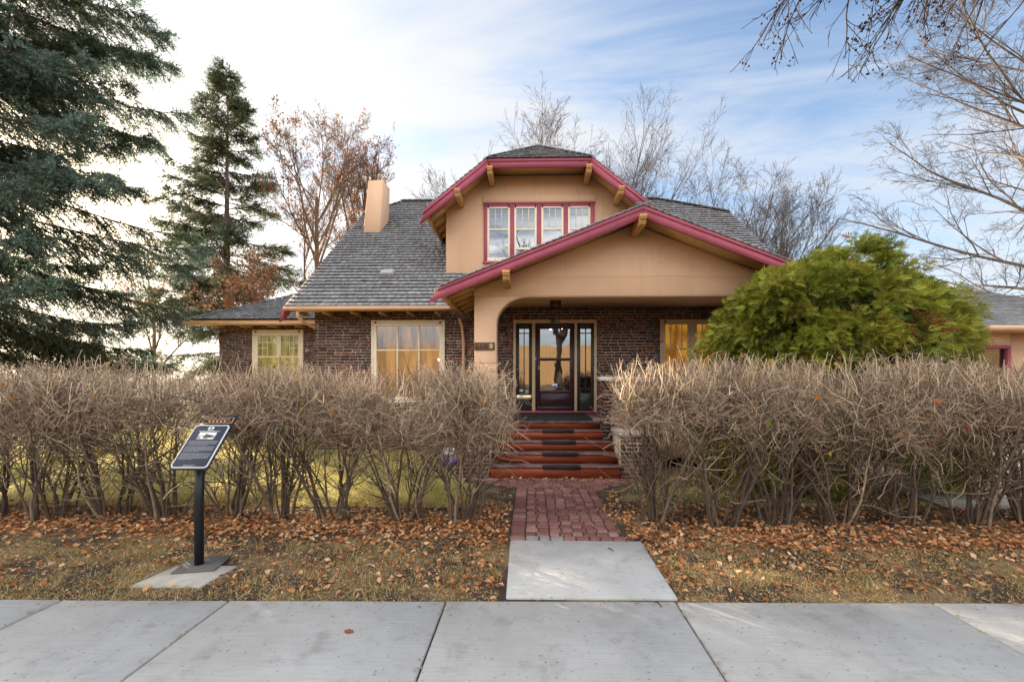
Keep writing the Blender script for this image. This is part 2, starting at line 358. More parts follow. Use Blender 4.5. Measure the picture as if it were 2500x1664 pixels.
# lawn beyond the hedge, driveway
sheet('lawn', [(-30, 5.45), (-.75, 5.45), (-.75, 6.2), (-1.3, 7.6), (-1.3, 9.75), (-5.0, 9.75), (-5.0, 11.75), (-8.6, 11.75), (-8.6, 24), (-30, 24)], .004, M['lawn'])
sheet('driveway', [(5.4, 5.55), (14.5, 5.55), (14.5, 10.6), (5.9, 10.6)], .008, M['oldconcrete'])
# concrete apron between pavement and brick path
cl0, cr0 = gnd(1164/.9424, 1372/.9424, .02), gnd(1560/.9424, 1375/.9424, .02)
cl1, cr1 = gnd(1174/.9424, 1241/.9424, .02), gnd(1474/.9424, 1244/.9424, .02)
mb = MB(); mb.ext([(p[0], p[1], -.08) for p in (cl0, cr0, cr1, cl1)], (0, 0, .10))
tag(mb.build('walkway', M['concrete'], bevel=.008), kind='structure')

# brick path of tumbled pavers
def paver(mb, c, hx, hy, ang, rnd, rng, z=.018):
    ca, sa = math.cos(ang), math.sin(ang); pts = []
    ch = min(hx, hy)*.30
    for px, py in ((-hx+ch, -hy), (hx-ch, -hy), (hx, -hy+ch), (hx, hy-ch), (hx-ch, hy), (-hx+ch, hy), (-hx, hy-ch), (-hx, -hy+ch)):
        px += rng.normal(0, .0015); py += rng.normal(0, .0015); pts.append((px, py))
    zt = z+rng.normal(0, .002); v = []
    for sc, zz_ in ((1, -.03), (1, zt-.007), (.95, zt-.0015), (.85, zt)):
        v += [(c[0]+sc*(px*ca-py*sa), c[1]+sc*(px*sa+py*ca), zz_) for px, py in pts]
    f = [[i*8+j, i*8+(j+1) % 8, (i+1)*8+(j+1) % 8, (i+1)*8+j] for i in range(3) for j in range(8)]
    b = mb.n; mb.add(v, np.array(f), rnd); mb.ng.append([b+24+j for j in range(8)])
rng = np.random.default_rng(5); mb = MB()
bx0, bx1 = cl1[0]-.01, cl1[0]+1.29; by0, by1 = cl1[1]+.02, 6.35
y = by0
row = 0
while y < by1:
    h = .115; x = bx0
    for kind_ in 'eabcdabdce':
        wd = {'e': .165, 'a': .12, 'b': .14, 'c': .115, 'd': .13}[kind_] if row % 2 else {'e': .165, 'a': .14, 'b': .115, 'c': .14, 'd': .125}[kind_]
        wd *= rng.uniform(.96, 1.04)
        if x+wd > bx1+.03: break
        r_ = rng.uniform(0, .9) if not (row == 0 and .12 < x-bx0 < .45) else 1.0
        paver(mb, (x+wd/2, y+h/2), wd/2-.006, h/2-.006, rng.normal(0, .016), r_, rng); x += wd
    y += h; row += 1
# fan of pavers spreading to the stair foot
cxp = (bx0+bx1)/2; yb = y
fy = yb+.04
while fy < 6.98:
    t = (fy-yb)/(7.0-yb); hw = .68+.75*min(1, t*1.15)**.7; x = cxp-hw
    while x < cxp+hw-.06:
        wd = rng.uniform(.11, .15); ang = -.35*(x-cxp)*t
        paver(mb, (x+wd/2, fy+.055-.05*abs(x-cxp)*(1-t)), wd/2-.004, .050, ang, rng.uniform(0, .85), rng); x += wd
    fy += .112
sheet('path_bed', [(bx0-.01, by0-.02), (bx1-.10, by0-.02), (bx1-.06, by1), (cxp+1.5, 6.75), (cxp+1.5, 7.05), (cxp-1.5, 7.05), (cxp-1.5, 6.75), (bx0-.01, by1)], .004, M['joint'])
tag(mb.build('brick_path', M['paver']), kind='structure')
# hills across the road, behind the viewer
nx, ny = 120, 50; X, Yg = np.meshgrid(np.linspace(-420, 420, nx), np.linspace(-70, -420, ny))
rng = np.random.default_rng(3); Z = np.zeros_like(X)
for k in range(14):
    fx, fy_, ph = rng.uniform(.006, .035), rng.uniform(.006, .03), rng.uniform(0, 6)
    Z += np.sin(X*fx+Yg*fy_+ph)*(.12/fx)*.16
d = np.clip((-Yg-70)/150, 0, 1); Z = d*(19+.35*Z); Z = np.maximum(Z, -.2)
idx = np.arange(nx*ny).reshape(ny, nx); mb = MB()
mb.add(np.stack([X, Yg, Z], -1).reshape(-1, 3), np.stack([idx[:-1, :-1], idx[:-1, 1:], idx[1:, 1:], idx[1:, :-1]], -1).reshape(-1, 4)[:, ::-1])
tag(mb.build('hills', M['hill'], smooth=True), kind='structure')

# ------------------------------------------------------------------ building helpers
def shingles(mb, O, U, V, poly, rng, expo=.135, thick=.022, wr=(.09, .21)):
    """courses of separate cedar shingles over a convex (u, v) polygon on the plane O + u U + v V"""
    O, U, V = np.array(O, float), nrm(np.array(U, float)), nrm(np.array(V, float)); N = np.cross(U, V)
    if N[2] < 0: N = -N
    P = np.array(poly, float)
    mb.add([O+u*U+v*V for u, v in poly], [list(range(len(poly)))], .0)  # sheet under the courses, painted near black to deepen their shadow lines
    v0 = P[:, 1].min(); row = 0
    while v0 < P[:, 1].max()-.02:
        xs = []
        for v in (min(v0+expo*.5, P[:, 1].max()-.005),):
            for (ua, va), (ub, vb) in zip(P, np.roll(P, -1, 0)):
                if (va-v)*(vb-v) < 0: xs.append(ua+(v-va)/(vb-va)*(ub-ua))
        if len(xs) >= 2:
            a, b = min(xs), max(xs); u = a-rng.uniform(0, .12); tone = rng.normal(0, .05)
            while u < b:
                wd = rng.uniform(*wr); ua, ub = max(u+.002, a), min(u+wd-.002, b)
                if ub-ua > .015:
                    vb = v0-rng.uniform(0, .012); vt = min(v0+expo*1.04, P[:, 1].max()); t = thick*rng.uniform(.8, 1.25)
                    q = [O+ua*U+vb*V, O+ub*U+vb*V, O+ub*U+vt*V, O+ua*U+vt*V]
                    mb.hexa([q[0]-N*.004+V*thick*.8, q[1]-N*.004+V*thick*.8, q[2]-N*.004, q[3]-N*.004, q[0]+N*t, q[1]+N*t, q[2]+N*.006, q[3]+N*.006],
                            float(np.clip(rng.normal(.55+tone, .12), .15, 1)))
                u += wd
        v0 += expo; row += 1
def bricks(mb, mo, O, U, L, H, rng, holes=(), course=.067, bl=.205, joint=.0145, wild=1.0):
    """running-bond clinker bricks in front of a mortar bed; the wall faces cross(U, z)"""
    O, U = np.array(O, float), nrm(np.array(U, float)); Zv = np.array([0, 0, 1.]); N = np.cross(U, Zv)
    us = sorted({0, L}|{h[0] for h in holes}|{h[1] for h in holes}); zs = sorted({0, H}|{h[2] for h in holes}|{h[3] for h in holes})
    for a, b in zip(us[:-1], us[1:]):
        for c, d_ in zip(zs[:-1], zs[1:]):
            if any(h[0] <= (a+b)/2 <= h[1] and h[2] <= (c+d_)/2 <= h[3] for h in holes): continue
            q = [O+a*U, O+b*U, O+b*U-.22*N, O+a*U-.22*N]
            mo.hexa([p+c*Zv for p in q]+[p+d_*Zv for p in q])
    z = 0; row = 0
    while z < H-.02:
        zt = min(z+course-joint, H); u = -(row % 2)*bl/2-rng.uniform(0, .03); segs = [(0, L)]
        for h in holes:
            if z < h[3] and zt > h[2]:
                new = []
                for a, b in segs:
                    if h[0] > a: new.append((a, min(b, h[0])))
                    if h[1] < b: new.append((max(a, h[1]), b))
                segs = [s_ for s_ in new if s_[1] > s_[0]]
        while u < L:
            ln = bl*rng.uniform(.86, 1.08) if rng.random() > .1 else bl*.5
            for a, b in segs:
                ua, ub = max(u, a), min(u+ln-joint, b)
                if ub-ua > .03:
                    dp = .005+rng.uniform(-.003, .007)*wild+(.028 if rng.random() < .018*wild else 0)
                    j = lambda s_=.0035*wild: rng.uniform(-s_, s_)
                    b0 = [(ua, z), (ub, z), (ub, zt), (ua, zt)]
                    v = [O+(uu+j())*U+(z_+j())*Zv-.02*N for uu, z_ in b0]+[O+(uu+j())*U+(z_+j())*Zv+(dp+j())*N for uu, z_ in b0]
                    mb.hexa([v[k] for k in range(8)], float(rng.random()))
            u += ln
        z += course; row += 1
def textobj(name, body, size, loc, rot, mat, parent, extrude=.002, align='CENTER', sx=1.0):
    c = bpy.data.curves.new(name, 'FONT'); c.body = body; c.size = size; c.extrude = extrude; c.align_x = align; c.align_y = 'CENTER'
    t_ = bpy.data.objects.new('t', c); COL.objects.link(t_); bpy.context.view_layer.update()
    me = bpy.data.meshes.new_from_object(t_.evaluated_get(bpy.context.evaluated_depsgraph_get())); bpy.data.objects.remove(t_)
    me.name = name; me.materials.clear(); me.materials.append(mat); o = bpy.data.objects.new(name, me); COL.objects.link(o)
    o.parent = parent; o.location = np.array(loc, float)-origin(parent); o.rotation_euler = rot; o.scale = (sx, 1, 1); return o
def frame_boxes(mb, x0, x1, z0, z1, y0, y1, wl, wt=None, wb=None):
    wt = wt or wl; wb = wb or wl
    mb.box(x0, x1, y0, y1, z1-wt, z1); mb.box(x0, x1, y0, y1, z0, z0+wb)
    mb.box(x0, x0+wl, y0, y1, z0+wb, z1-wt); mb.box(x1-wl, x1, y0, y1, z0+wb, z1-wt)
def quad_xz(x0, x1, z0, z1, y): return MB().add([(x0, y, z0), (x1, y, z0), (x1, y, z1), (x0, y, z1)], np.array([[0, 1, 2, 3]]))

# ------------------------------------------------------------------ the house
rng = np.random.default_rng(11)
YW, YG, YP, YB, YD, YDB = 9.75, 11.7, 7.9, 7.3, 10.3, 9.7
H = thing('brick_house', 'brick and peach stucco bungalow with plum trim and grey shingled roof behind the hedge', 'house', (.5, YW, 0))
mb, mo = MB(), MB()
bricks(mb, mo, (-5.033, YW, 0), (1, 0, 0), 11.2, 3.34, rng, [(1.373, 3.013, 1.15, 2.97), (4.66, 6.55, .85, 2.99), (8.06, 9.45, 1.15, 2.98)])
bw = mb.build('brick_wall', M['brick'], H); mo.build('mortar_bed', M['mortar'], bw)
mb, mo = MB(), MB()
bricks(mb, mo, (-8.764, YG, 0), (1, 0, 0), 3.74, 3.25, rng, [(.97, 2.37, 1.15, 2.98)])
mb.box(-8.764, -8.6, YG+.22, YG+6, 0, 3.25, .4)
bw2 = mb.build('brick_wall', M['brick'], H); mo.build('mortar_bed', M['mortar'], bw2)
mb = MB(); mb.box(-5.02, -4.8, YW+.22, 18.5, 0, 3.3, .4); mb.box(5.95, 6.16, YW+.22, 18.5, 0, 3.3, .4); mb.box(-4.8, 5.95, 18.3, 18.5, 0, 3.3)
for sx in (-4.95, 6.05):
    mb.ext([(sx, YW, 3.3), (sx, 18.5, 3.3), (sx, 15.2, 6.4), (sx, 13.4, 6.4)], (.1, 0, 0))
mb.build('gable_wall', M['stucco'], H)

# main roof
SL = .852; E0Y, E0Z = 9.16, 3.235; RY = 14.4; RZ = E0Z+SL*(RY-E0Y); XL, XR = -5.40, 6.27
sec = math.hypot(1, SL); vlen = (RY-E0Y)*sec
def mainz(y): return E0Z+SL*(y-E0Y)
cv = (13.42-E0Y)*sec; EXPO = .163
mb = MB()
vm = .70*sec; xa_, xb_ = -1.66, 5.0
shingles(mb, (0, E0Y, E0Z), (1, 0, 0), (0, 1, SL), [(XL, 0), (xa_, 0), (xa_, vlen), (-4.42, vlen), (XL, cv)], rng, EXPO, .038)
shingles(mb, (0, E0Y, E0Z), (1, 0, 0), (0, 1, SL), [(xa_, vm), (4.30, vm), (4.30, vlen), (xa_, vlen)], rng, EXPO, .038)
shingles(mb, (0, E0Y, E0Z), (1, 0, 0), (0, 1, SL), [(4.30, vm), (XR, vm), (XR, cv), (4.30, vlen)], rng, EXPO, .038)
shingles(mb, (0, E0Y, E0Z), (1, 0, 0), (0, 1, SL), [(xb_, 0), (XR, 0), (XR, vm), (xb_, vm)], rng, EXPO, .038)
p = [(XL, 13.42, mainz(13.42)), (-4.42, RY, RZ), (XL, 2*RY-13.42, mainz(13.42))]; mb.add(p, [[0, 1, 2]], .3)
p = [(XR, 13.42, mainz(13.42)), (4.30, RY, RZ), (XR, 2*RY-13.42, mainz(13.42))]; mb.add(p, [[0, 1, 2]], .3)
mb.add([(XL, 19.6, E0Z), (XR, 19.6, E0Z), (XR, 15.4, mainz(13.42)), (4.30, RY, RZ), (-4.42, RY, RZ), (XL, 15.4, mainz(13.42))], [[0, 1, 2, 3, 4, 5]], .4)
for a, b in (((-4.42, RY, RZ), (4.30, RY, RZ)), ((XL, 13.42, mainz(13.42)), (-4.42, RY, RZ)), ((XR, 13.42, mainz(13.42)), (4.30, RY, RZ))):
    a, b = np.array(a), np.array(b); n_ = int(np.linalg.norm(b-a)/.17)
    for k in range(n_):
        q0 = a+(b-a)*k/n_; q1 = a+(b-a)*(k+1.15)/n_; mb.beam(q0+[0, -.02, .015], q1+[0, -.02, .030], .24, .022, float(rng.uniform(.15, .6)))
main_roof = mb.build('roof', M['shingle'], H)
mb = MB(); th = .07
for x0_, x1_, y0_ in ((XL+.01, xa_, E0Y+.02), (xa_, xb_, YW+.15), (xb_, XR-.01, E0Y+.02)): mb.ext([(x0_, y0_, mainz(y0_)-.035), (x0_, 13.3, mainz(13.3)-.035), (x0_, 13.3, mainz(13.3)-.10), (x0_, y0_, mainz(y0_)-.10)], (x1_-x0_, 0, 0))
x = -5.2
while x < -1.7: mb.box(x, x+.045, E0Y+.03, YW-.015, E0Z-.145, E0Z-.06); x += .62
mb.build('soffit', M['ochre'], main_roof)
for sx in (XL-.035, XR):
    mb = MB(); mb.ext([(sx, E0Y-.16, E0Z-.36), (sx, E0Y-.02, E0Z-.02), (sx, 13.42, mainz(13.42)-.03), (sx, 13.42, mainz(13.42)-.26), (sx, E0Y+.05, E0Z-.25)], (.035, 0, 0))
    mb.build('bargeboard', M['maroon'], main_roof)
def gutter(x0, x1, y, z, parent, mat, along='x'):
    mb = MB(); prof = [(0, 0), (-.115, .02), (-.125, .07), (-.11, .085), (-.125, .10), (-.115, .10), (-.10, .088), (-.11, .06), (-.10, .03), (-.01, .015), (-.01, .10), (0, .10)]
    if along == 'x': mb.ext([(x0, y+a, z+b) for a, b in prof], (x1-x0, 0, 0))
    else: mb.ext([(y+a, x0, z+b) for a, b in prof], (0, x1-x0, 0))
    return mb.build('gutter', mat, parent)
gutter(-5.37, -1.60, E0Y+.01, E0Z-.105, main_roof, M['tanpaint'])
mb = MB(); c = at(450+1570/3.1357, 400+950/3.1357, 10.4); zc = mainz(10.3)
vn = np.array([0, -SL, 1])/sec; vv = np.array([0, 1, SL])/sec; vc = np.array([c[0], 10.3, zc])
q = [vc+a*np.array([1, 0, 0])+b*vv for a, b in ((-.17, -.13), (.17, -.13), (.17, .15), (-.17, .15))]; tp = [vc+a*np.array([1, 0, 0])+b*vv+vn*h for a, b, h in ((-.155, -.14, .13), (.155, -.14, .13), (.14, .12, .10), (-.14, .12, .10))]
mb.hexa(q+tp); mb.build('roof_vent', M['ventmetal'], main_roof, bevel=.015)
# chimney on the front slope
mb = MB(); b0 = [(-4.95, 12.33), (-4.44, 12.33), (-4.40, 13.0), (-4.93, 13.0)]; t0 = [(-4.80, 12.36), (-4.34, 12.36), (-4.33, 12.92), (-4.79, 12.92)]
mb.hexa([(x, y, 5.75) for x, y in b0]+[(x, y, 7.50) for x, y in t0])
ch = mb.build('chimney', M['stucco'], main_roof, bevel=.025)
mb = MB(); mb.box(-4.965, -4.425, 12.30, 12.36, 5.80, 5.93); mb.build('chimney_flashing', M['tanpaint'], ch, bevel=.01)

# left wing roof (hipped)
WS = .54; WY, WZ = 11.2, 3.25; ws = math.hypot(1, WS); wl = 3.0*ws
mb = MB(); shingles(mb, (0, WY, WZ), (1, 0, 0), (0, 1, WS), [(-9.22, 0), (-5.04, 0), (-5.04, wl), (-6.22, wl)], rng, .163, .038)
mb.add([(-9.22, WY, WZ), (-6.22, WY+3, WZ+3*WS), (-6.22, 15, WZ+3*WS), (-9.22, 18, WZ)], [[3, 2, 1, 0]], .4)
mb.add([(-6.22, WY+3, WZ+3*WS), (-5.04, WY+3, WZ+3*WS), (-5.04, 15, WZ+3*WS), (-6.22, 15, WZ+3*WS)], [[0, 1, 2, 3]], .4)
a, b = np.array([-9.22, WY, WZ]), np.array([-6.22, WY+3, WZ+3*WS])
for k in range(24): mb.beam(a+(b-a)*k/24+[0, 0, .02], a+(b-a)*(k+1.15)/24+[0, 0, .035], .2, .022, float(rng.uniform(.2, .6)))
wr = mb.build('roof', M['shingle'], H)
mb = MB(); mb.box(-9.2, -5.06, WY+.02, 17.8, WZ-.10, WZ-.03)
for x in np.arange(-8.6, -5.2, .75): mb.box(x, x+.08, WY+.01, YG-.01, WZ-.20, WZ-.102)
mb.build('soffit', M['ochre'], wr)
gutter(-9.30, -5.06, WY+.01, WZ-.175, wr, M['tanpaint'])
def downpipe(pts, r=.036, name='downspout', parent=H): return MB().tube(pts, r, 8).build(name, M['tanpaint'], parent, smooth=True)
downpipe([(-5.10, 9.13, 3.13), (-5.10, 9.14, 3.02), (-5.06, 9.35, 2.90), (-4.98, 9.60, 2.84), (-4.97, 9.64, 2.80)])
downpipe([(-5.20, 11.16, 3.08), (-5.20, 11.18, 2.93), (-5.19, 11.2, 2.80), (-5.10, 11.3, 2.70), (-5.07, 11.5, 2.62), (-5.07, 11.6, .1)])
downpipe([(-1.62, 9.58, 3.02), (-1.57, 9.66, 2.86), (-1.54, 9.69, 2.5), (-1.54, 9.69, .1)], .038)

# dormer
DX = .20
mb = MB(); mb.xz([(DX-2.27, 3.9), (DX+2.27, 3.9), (DX+2.27, 5.78), (DX+1.20, 6.61), (DX-1.20, 6.61), (DX-2.27, 5.78)], YD, YD+3.4)
mb.box(DX-2.30, DX+2.30, YD-.02, YD, 4.03, 4.22)
mb.box(-1.17, 1.59, YD-.03, YD+.01, 5.945, 6.13)
dw = mb.build('dormer_wall', M['stucco'], H, bevel=.012)
DS = .797; dz0 = 5.56; dwid = 2.66; zt = dz0+DS*(dwid-1.22); pkz = 7.69; pky = 11.0; yf = YDB-.04
mb = MB(); dsec = math.hypot(1, DS)
for s_ in (-1, 1):
    shingles(mb, (DX+s_*dwid, 0, dz0), (0, 1, 0), (-s_, 0, DS), [(yf, 0), (12.2, 0), (14.3, dwid*dsec), (pky, dwid*dsec), (yf, (dwid-1.22)*dsec)], rng)
hs = (pkz-zt)/(pky-yf)
hsec = math.hypot(1, hs); shingles(mb, (DX, yf, zt), (1, 0, 0), (0, 1, hs), [(-1.24, 0), (1.24, 0), (0, (pky-yf)*hsec)], rng, .163, .038)
for s_ in (-1, 1):
    a, b = np.array([DX+s_*1.22, yf, zt]), np.array([DX, pky, pkz])
    for k in range(11): mb.beam(a+(b-a)*k/11+[0, 0, .02], a+(b-a)*(k+1.15)/11+[0, 0, .032], .19, .022, float(rng.uniform(.2, .6)))
dr = mb.build('roof', M['shingle'], H)
mb = MB()
for s_ in (-1, 1):
    q = [(DX+s_*(dwid-.02), dz0-.02), (DX+s_*1.22, zt-.03), (DX+s_*1.22, zt-.09), (DX+s_*(dwid-.02), dz0-.08)]
    mb.xz(q, yf+.03, 12.0)
    for y in np.arange(10.05, 11.6, .42):
        mb.beam((DX+s_*2.24, y, dz0-.12+DS*.40), (DX+s_*(dwid-.06), y, dz0-.12+DS*.04), .07, .12)
    mb.box(*sorted((DX+s_*(dwid-.05), DX+s_*(dwid-.0))), yf+.03, 11.9, dz0-.16, dz0-.015)
mb.xz([(DX-1.22, zt-.03), (DX+1.22, zt-.03), (DX+1.22, zt-.09), (DX-1.22, zt-.09)], yf+.03, YD-.002)
mb.build('soffit', M['ochre'], dr)
bt = zt-.015
for s_ in (-1, 1):
    q = [(DX+s_*1.215, bt), (DX+s_*2.655, bt-DS*1.44), (DX+s_*2.755, bt-DS*1.44-.335), (DX+s_*1.135, bt-.195)]
    mb = MB(); mb.xz(q, YDB-.02, YDB+.02); mb.xz([(DX+s_*1.215, bt), (DX+s_*2.655, bt-DS*1.44), (DX+s_*2.685, bt-DS*1.44-.105), (DX+s_*1.19, bt-.062)], YDB-.035, YDB-.02)
    mb.build('bargeboard', M['maroon'], dr)
mb = MB(); mb.box(DX-1.135, DX+1.135, YDB-.02, YDB+.02, bt-.195, bt); mb.box(DX-1.19, DX+1.19, YDB-.034, YDB-.0201, bt-.06, bt+.001); mb.build('bargeboard', M['maroon'], dr)
def bracket(x, ztop, y0, y1, parent, w_=.115, h=.17):
    mb = MB(); mb.ext([(x-w_/2, y0, ztop), (x-w_/2, y0, ztop-h*.45), (x-w_/2, y0+.03, ztop-h*.45), (x-w_/2, y0+.05, ztop-h*.85), (x-w_/2, y0+.09, ztop-h), (x-w_/2, y1, ztop-h), (x-w_/2, y1, ztop)], (w_, 0, 0))
    mb.box(x-w_/2-.008, x+w_/2+.008, y0-.010, y0+.022, ztop-.045, ztop+.006)
    return mb.build('bracket', M['ochre'], parent, bevel=.006)
for x, z in ((-.93, 6.50), (1.34, 6.52), (-1.68, 6.0), (2.07, 6.02)): bracket(x, z, YDB-.09, YD, dr)

# dormer windows
mb = MB(); wx0, wx1, wz0, wz1 = -1.14, 1.555, 4.47, 5.93
mb.box(wx0-.02, wx1+.02, YD-.055, YD, wz1-.035, wz1); mb.box(wx0, wx1, YD-.04, YD, wz1-.10, wz1-.0351); mb.box(wx0-.025, wx1+.025, YD-.06, YD, wz0-.02, wz0+.035)
xs = [(-1.055, -.495), (-.395, .155), (.262, .805), (.91, 1.457)]; ed = [wx0]+[v for p in xs for v in p]+[wx1]
for a, b in zip(ed[::2], ed[1::2]): mb.box(a, b, YD-.04, YD, wz0+.0351, wz1-.1001)
dwin = mb.build('window_frame', M['maroon'], H, bevel=.005)
for i, (a, b) in enumerate(xs):
    mb = MB(); z0, z1 = 4.506, 5.846; frame_boxes(mb, a+.002, b-.002, z0, z1, YD-.035, YD-.008, .052, .055, .085)
    mb.box(a+.054, b-.054, YD-.030, YD-.010, 5.265, 5.305)
    wdt = (b-a-.108)/3
    for k in (1, 2): mb.box(a+.054+k*wdt-.009, a+.054+k*wdt+.009, YD-.026, YD-.010, 5.3051, 5.79)
    for k in range(3): mb.box(a+.054+k*wdt+.0091, a+.054+(k+1)*wdt-.0091, YD-.0255, YD-.0105, 5.625, 5.64)
    if i == 1: mb.box(a+.054, b-.054, YD-.034, YD-.010, 4.79, 4.84)
    s_ = mb.build('sash', M['cream'], H, bevel=.003)
    quad_xz(a+.05, b-.05, z0+.08, z1-.05, YD-.012).build('pane', M['glass'], s_)
    quad_xz(a+.05, b-.05, z0+.08, z1-.05, YD-.004).build('blind', M['blind'], s_)
    for x in (a+.03, b-.03): mb = MB(); mb.box(x-.014, x+.014, YD-.055, YD-.0351, z1-.03, z1+.02); mb.box(x-.008, x+.008, YD-.05, YD-.0405, z1+.0201, z1+.045); mb.build('clip', M['blackmetal'], s_)
    if i == 0:
        for k in (-1, 0, 1): MB().ball(((a+b)/2+k*.075, YD-.036, z0+.045), (.012, .004, .012)).build('vent_hole', M['blackmetal'], s_)

# porch: stucco front with its arch, gable, roof
PX0, PX1, AX0, AX1 = -1.055, 4.93, -.641, 4.52
PC = 1.938
arc = [(AX0+.595*(1-math.cos(t)), 2.695+.495*math.sin(t)) for t in np.linspace(0, math.pi/2, 15)]
arcr = [(AX1-(x-AX0), z) for x, z in arc][::-1]
mb = MB(); mb.xz([(PX0, 0), (AX0, 0)]+arc+arcr+[(AX1, 0), (PX1, 0), (PX1, 3.205), (PX0, 3.205)], YP, YP+.36)
pz = lambda x: 4.62-.394*abs(x-PC)-.10
mb.xz([(PX0-.008, 3.2051), (PX1+.008, 3.2051), (PX1+.008, pz(PX1)), (PC, pz(PC)), (PX0-.008, pz(PX0))], YP-.014, YP+.36)
mb.xz([(-.30, 3.56), (4.2, 3.56), (PC+.05, pz(PC)-.01), (PC-.05, pz(PC)-.01)], YP-.022, YP-.0141)
mb.build('porch_wall', M['stucco'], H, bevel=.012)
mb = MB(); mb.box(PX0+.05, PX1-.05, YP+.36, YW-.03, 3.30, 3.36); mb.box(PX1-.3, PX1, YP+.36, YW-.03, 2.9, 3.36)
mb.build('porch_ceiling', M['stucco'], H)
ps = math.hypot(1, .394); PW = 3.50; pe = 4.645-.394*PW
mb = MB()
for s_ in (-1, 1):
    ye = E0Y+(pe-E0Z)/SL; yr = E0Y+(4.645-E0Z)/SL
    shingles(mb, (PC+s_*PW, 0, pe), (0, 1, 0), (-s_, 0, .394), [(YB-.05, 0), (max(ye, 9.62), 0), (yr, PW*ps), (YB-.05, PW*ps)], rng, .13, .026)
for k in range(20): mb.beam((PC, YB-.04+k*.18, 4.665), (PC, YB-.04+k*.18+.21, 4.678), .26, .022, float(rng.uniform(.15, .5)))
pr = mb.build('roof', M['shingle'], H)
mb = MB()
for s_ in (-1, 1):
    mb.xz([(PC, 4.615), (PC+s_*(PW-.03), pe-.015), (PC+s_*(PW-.03), pe-.07), (PC, 4.56)], YB+.025, 9.6)
    for y in (7.62, 8.0, 8.42, 8.86, 9.3):
        mb.beam((PC+s_*2.98, y, pe-.135+.394*.52), (PC+s_*(PW-.08), y, pe-.135+.394*.08), .075, .12)
    mb.box(*sorted((PC+s_*(PW-.06), PC+s_*(PW-.02))), YB+.025, 9.6, pe-.17, pe-.018)
mb.build('soffit', M['ochre'], pr)
gutter(YB+.06, 9.62, PC-PW-.005, pe-.13, pr, M['tanpaint'], 'y')
for s_ in (-1, 1):
    mb = MB(); mb.xz([(PC, 4.628), (PC+s_*3.506, 3.252), (PC+s_*3.712, 2.974), (PC, 4.425)], YB-.02, YB+.02)
    mb.xz([(PC, 4.628), (PC+s_*3.506, 3.252), (PC+s_*3.55, 3.19), (PC, 4.565)], YB-.036, YB-.0201)
    mb.build('bargeboard', M['maroon'], pr)
bracket(PC-.02, 4.455, YB-.10, YP, pr); bracket(-.42, 3.515, YB-.10, YP, pr); bracket(4.3, 3.515, YB-.10, YP, pr)
# porch floor, low wall and piers
mb = MB(); mb.box(PX0, PX1, 8.11, YW-.03, .80, .885); mb.build('porch_floor', M['tread'], H)
mb = MB(); mb.box(2.0, PX1-.02, YP+.02, YP+.30, .22, 1.60); mb.build('porch_parapet', M['stucco'], H)
mb, mo = MB(), MB()
bricks(mb, mo, (1.345, 7.80, .0), (1, 0, 0), .66, 1.62, rng); bricks(mb, mo, (1.345, 8.25, 0), (0, -1, 0), .45, 1.62, rng)
pier = mb.build('porch_pier', M['brick'], H); mo.build('mortar_bed', M['mortar'], pier)
mb = MB(); mb.box(1.275, 2.1, 7.73, 8.32, 1.622, 1.702); mb.box(2.1001, 4.5, 7.85, 8.28, 1.602, 1.68); mb.build('cap', M['concretecap'], pier, bevel=.012)
for x0, x1 in ((1.50, 2.05), (-1.25, -.68)):
    mb, mo = MB(), MB(); bricks(mb, mo, (x0, 7.05, 0), (1, 0, 0), x1-x0, .70, rng); mo.box(x0+.01, x1-.01, 7.27, 7.79, 0, .70)
    ck = mb.build('stair_cheek', M['brick'], H); mo.build('mortar_bed', M['mortar'], ck)
    mb = MB(); mb.box(x0-.03, x1+.03, 7.02, 7.78, .702, .765); mb.build('cap', M['oldconcrete'], ck, bevel=.01)
# steps
RZS, GO = (0, .209, .375, .533, .70, .865), .28
mb = MB()
for k in range(5):
    x0, x1 = ((-.665, 1.483), (-.63, 1.478), (-.63, 1.474), (-.63, 1.47), (-.49, 1.345))[k]
    mb.box(x0, x1, 7.0+GO*k, 7.0+GO*k+.03, RZS[k], RZS[k+1]-.0141)
steps = mb.build('porch_steps', M['stain'], H)
for k in range(4):
    x0, x1 = ((-.675, 1.493), (-.64, 1.486), (-.64, 1.482), (-.64, 1.478))[k]
    MB().box(x0, x1, 6.985+GO*k, 7.0+GO*(k+1)-.001, RZS[k+1]-.014, RZS[k+1]).build('tread', M['tread'], steps, bevel=.004)
    xa = .20+.004*k
    mb = MB(); mb.box(xa, xa+.63-.012*k, 6.974+GO*k, 7.10+GO*k, RZS[k+1]+.001, RZS[k+1]+.008); mb.box(xa, xa+.63-.012*k, 6.972+GO*k, 6.9849+GO*k, RZS[k+1]-.030, RZS[k+1]+.008)
    mb.build('tread_strip', M['rubber'], steps)
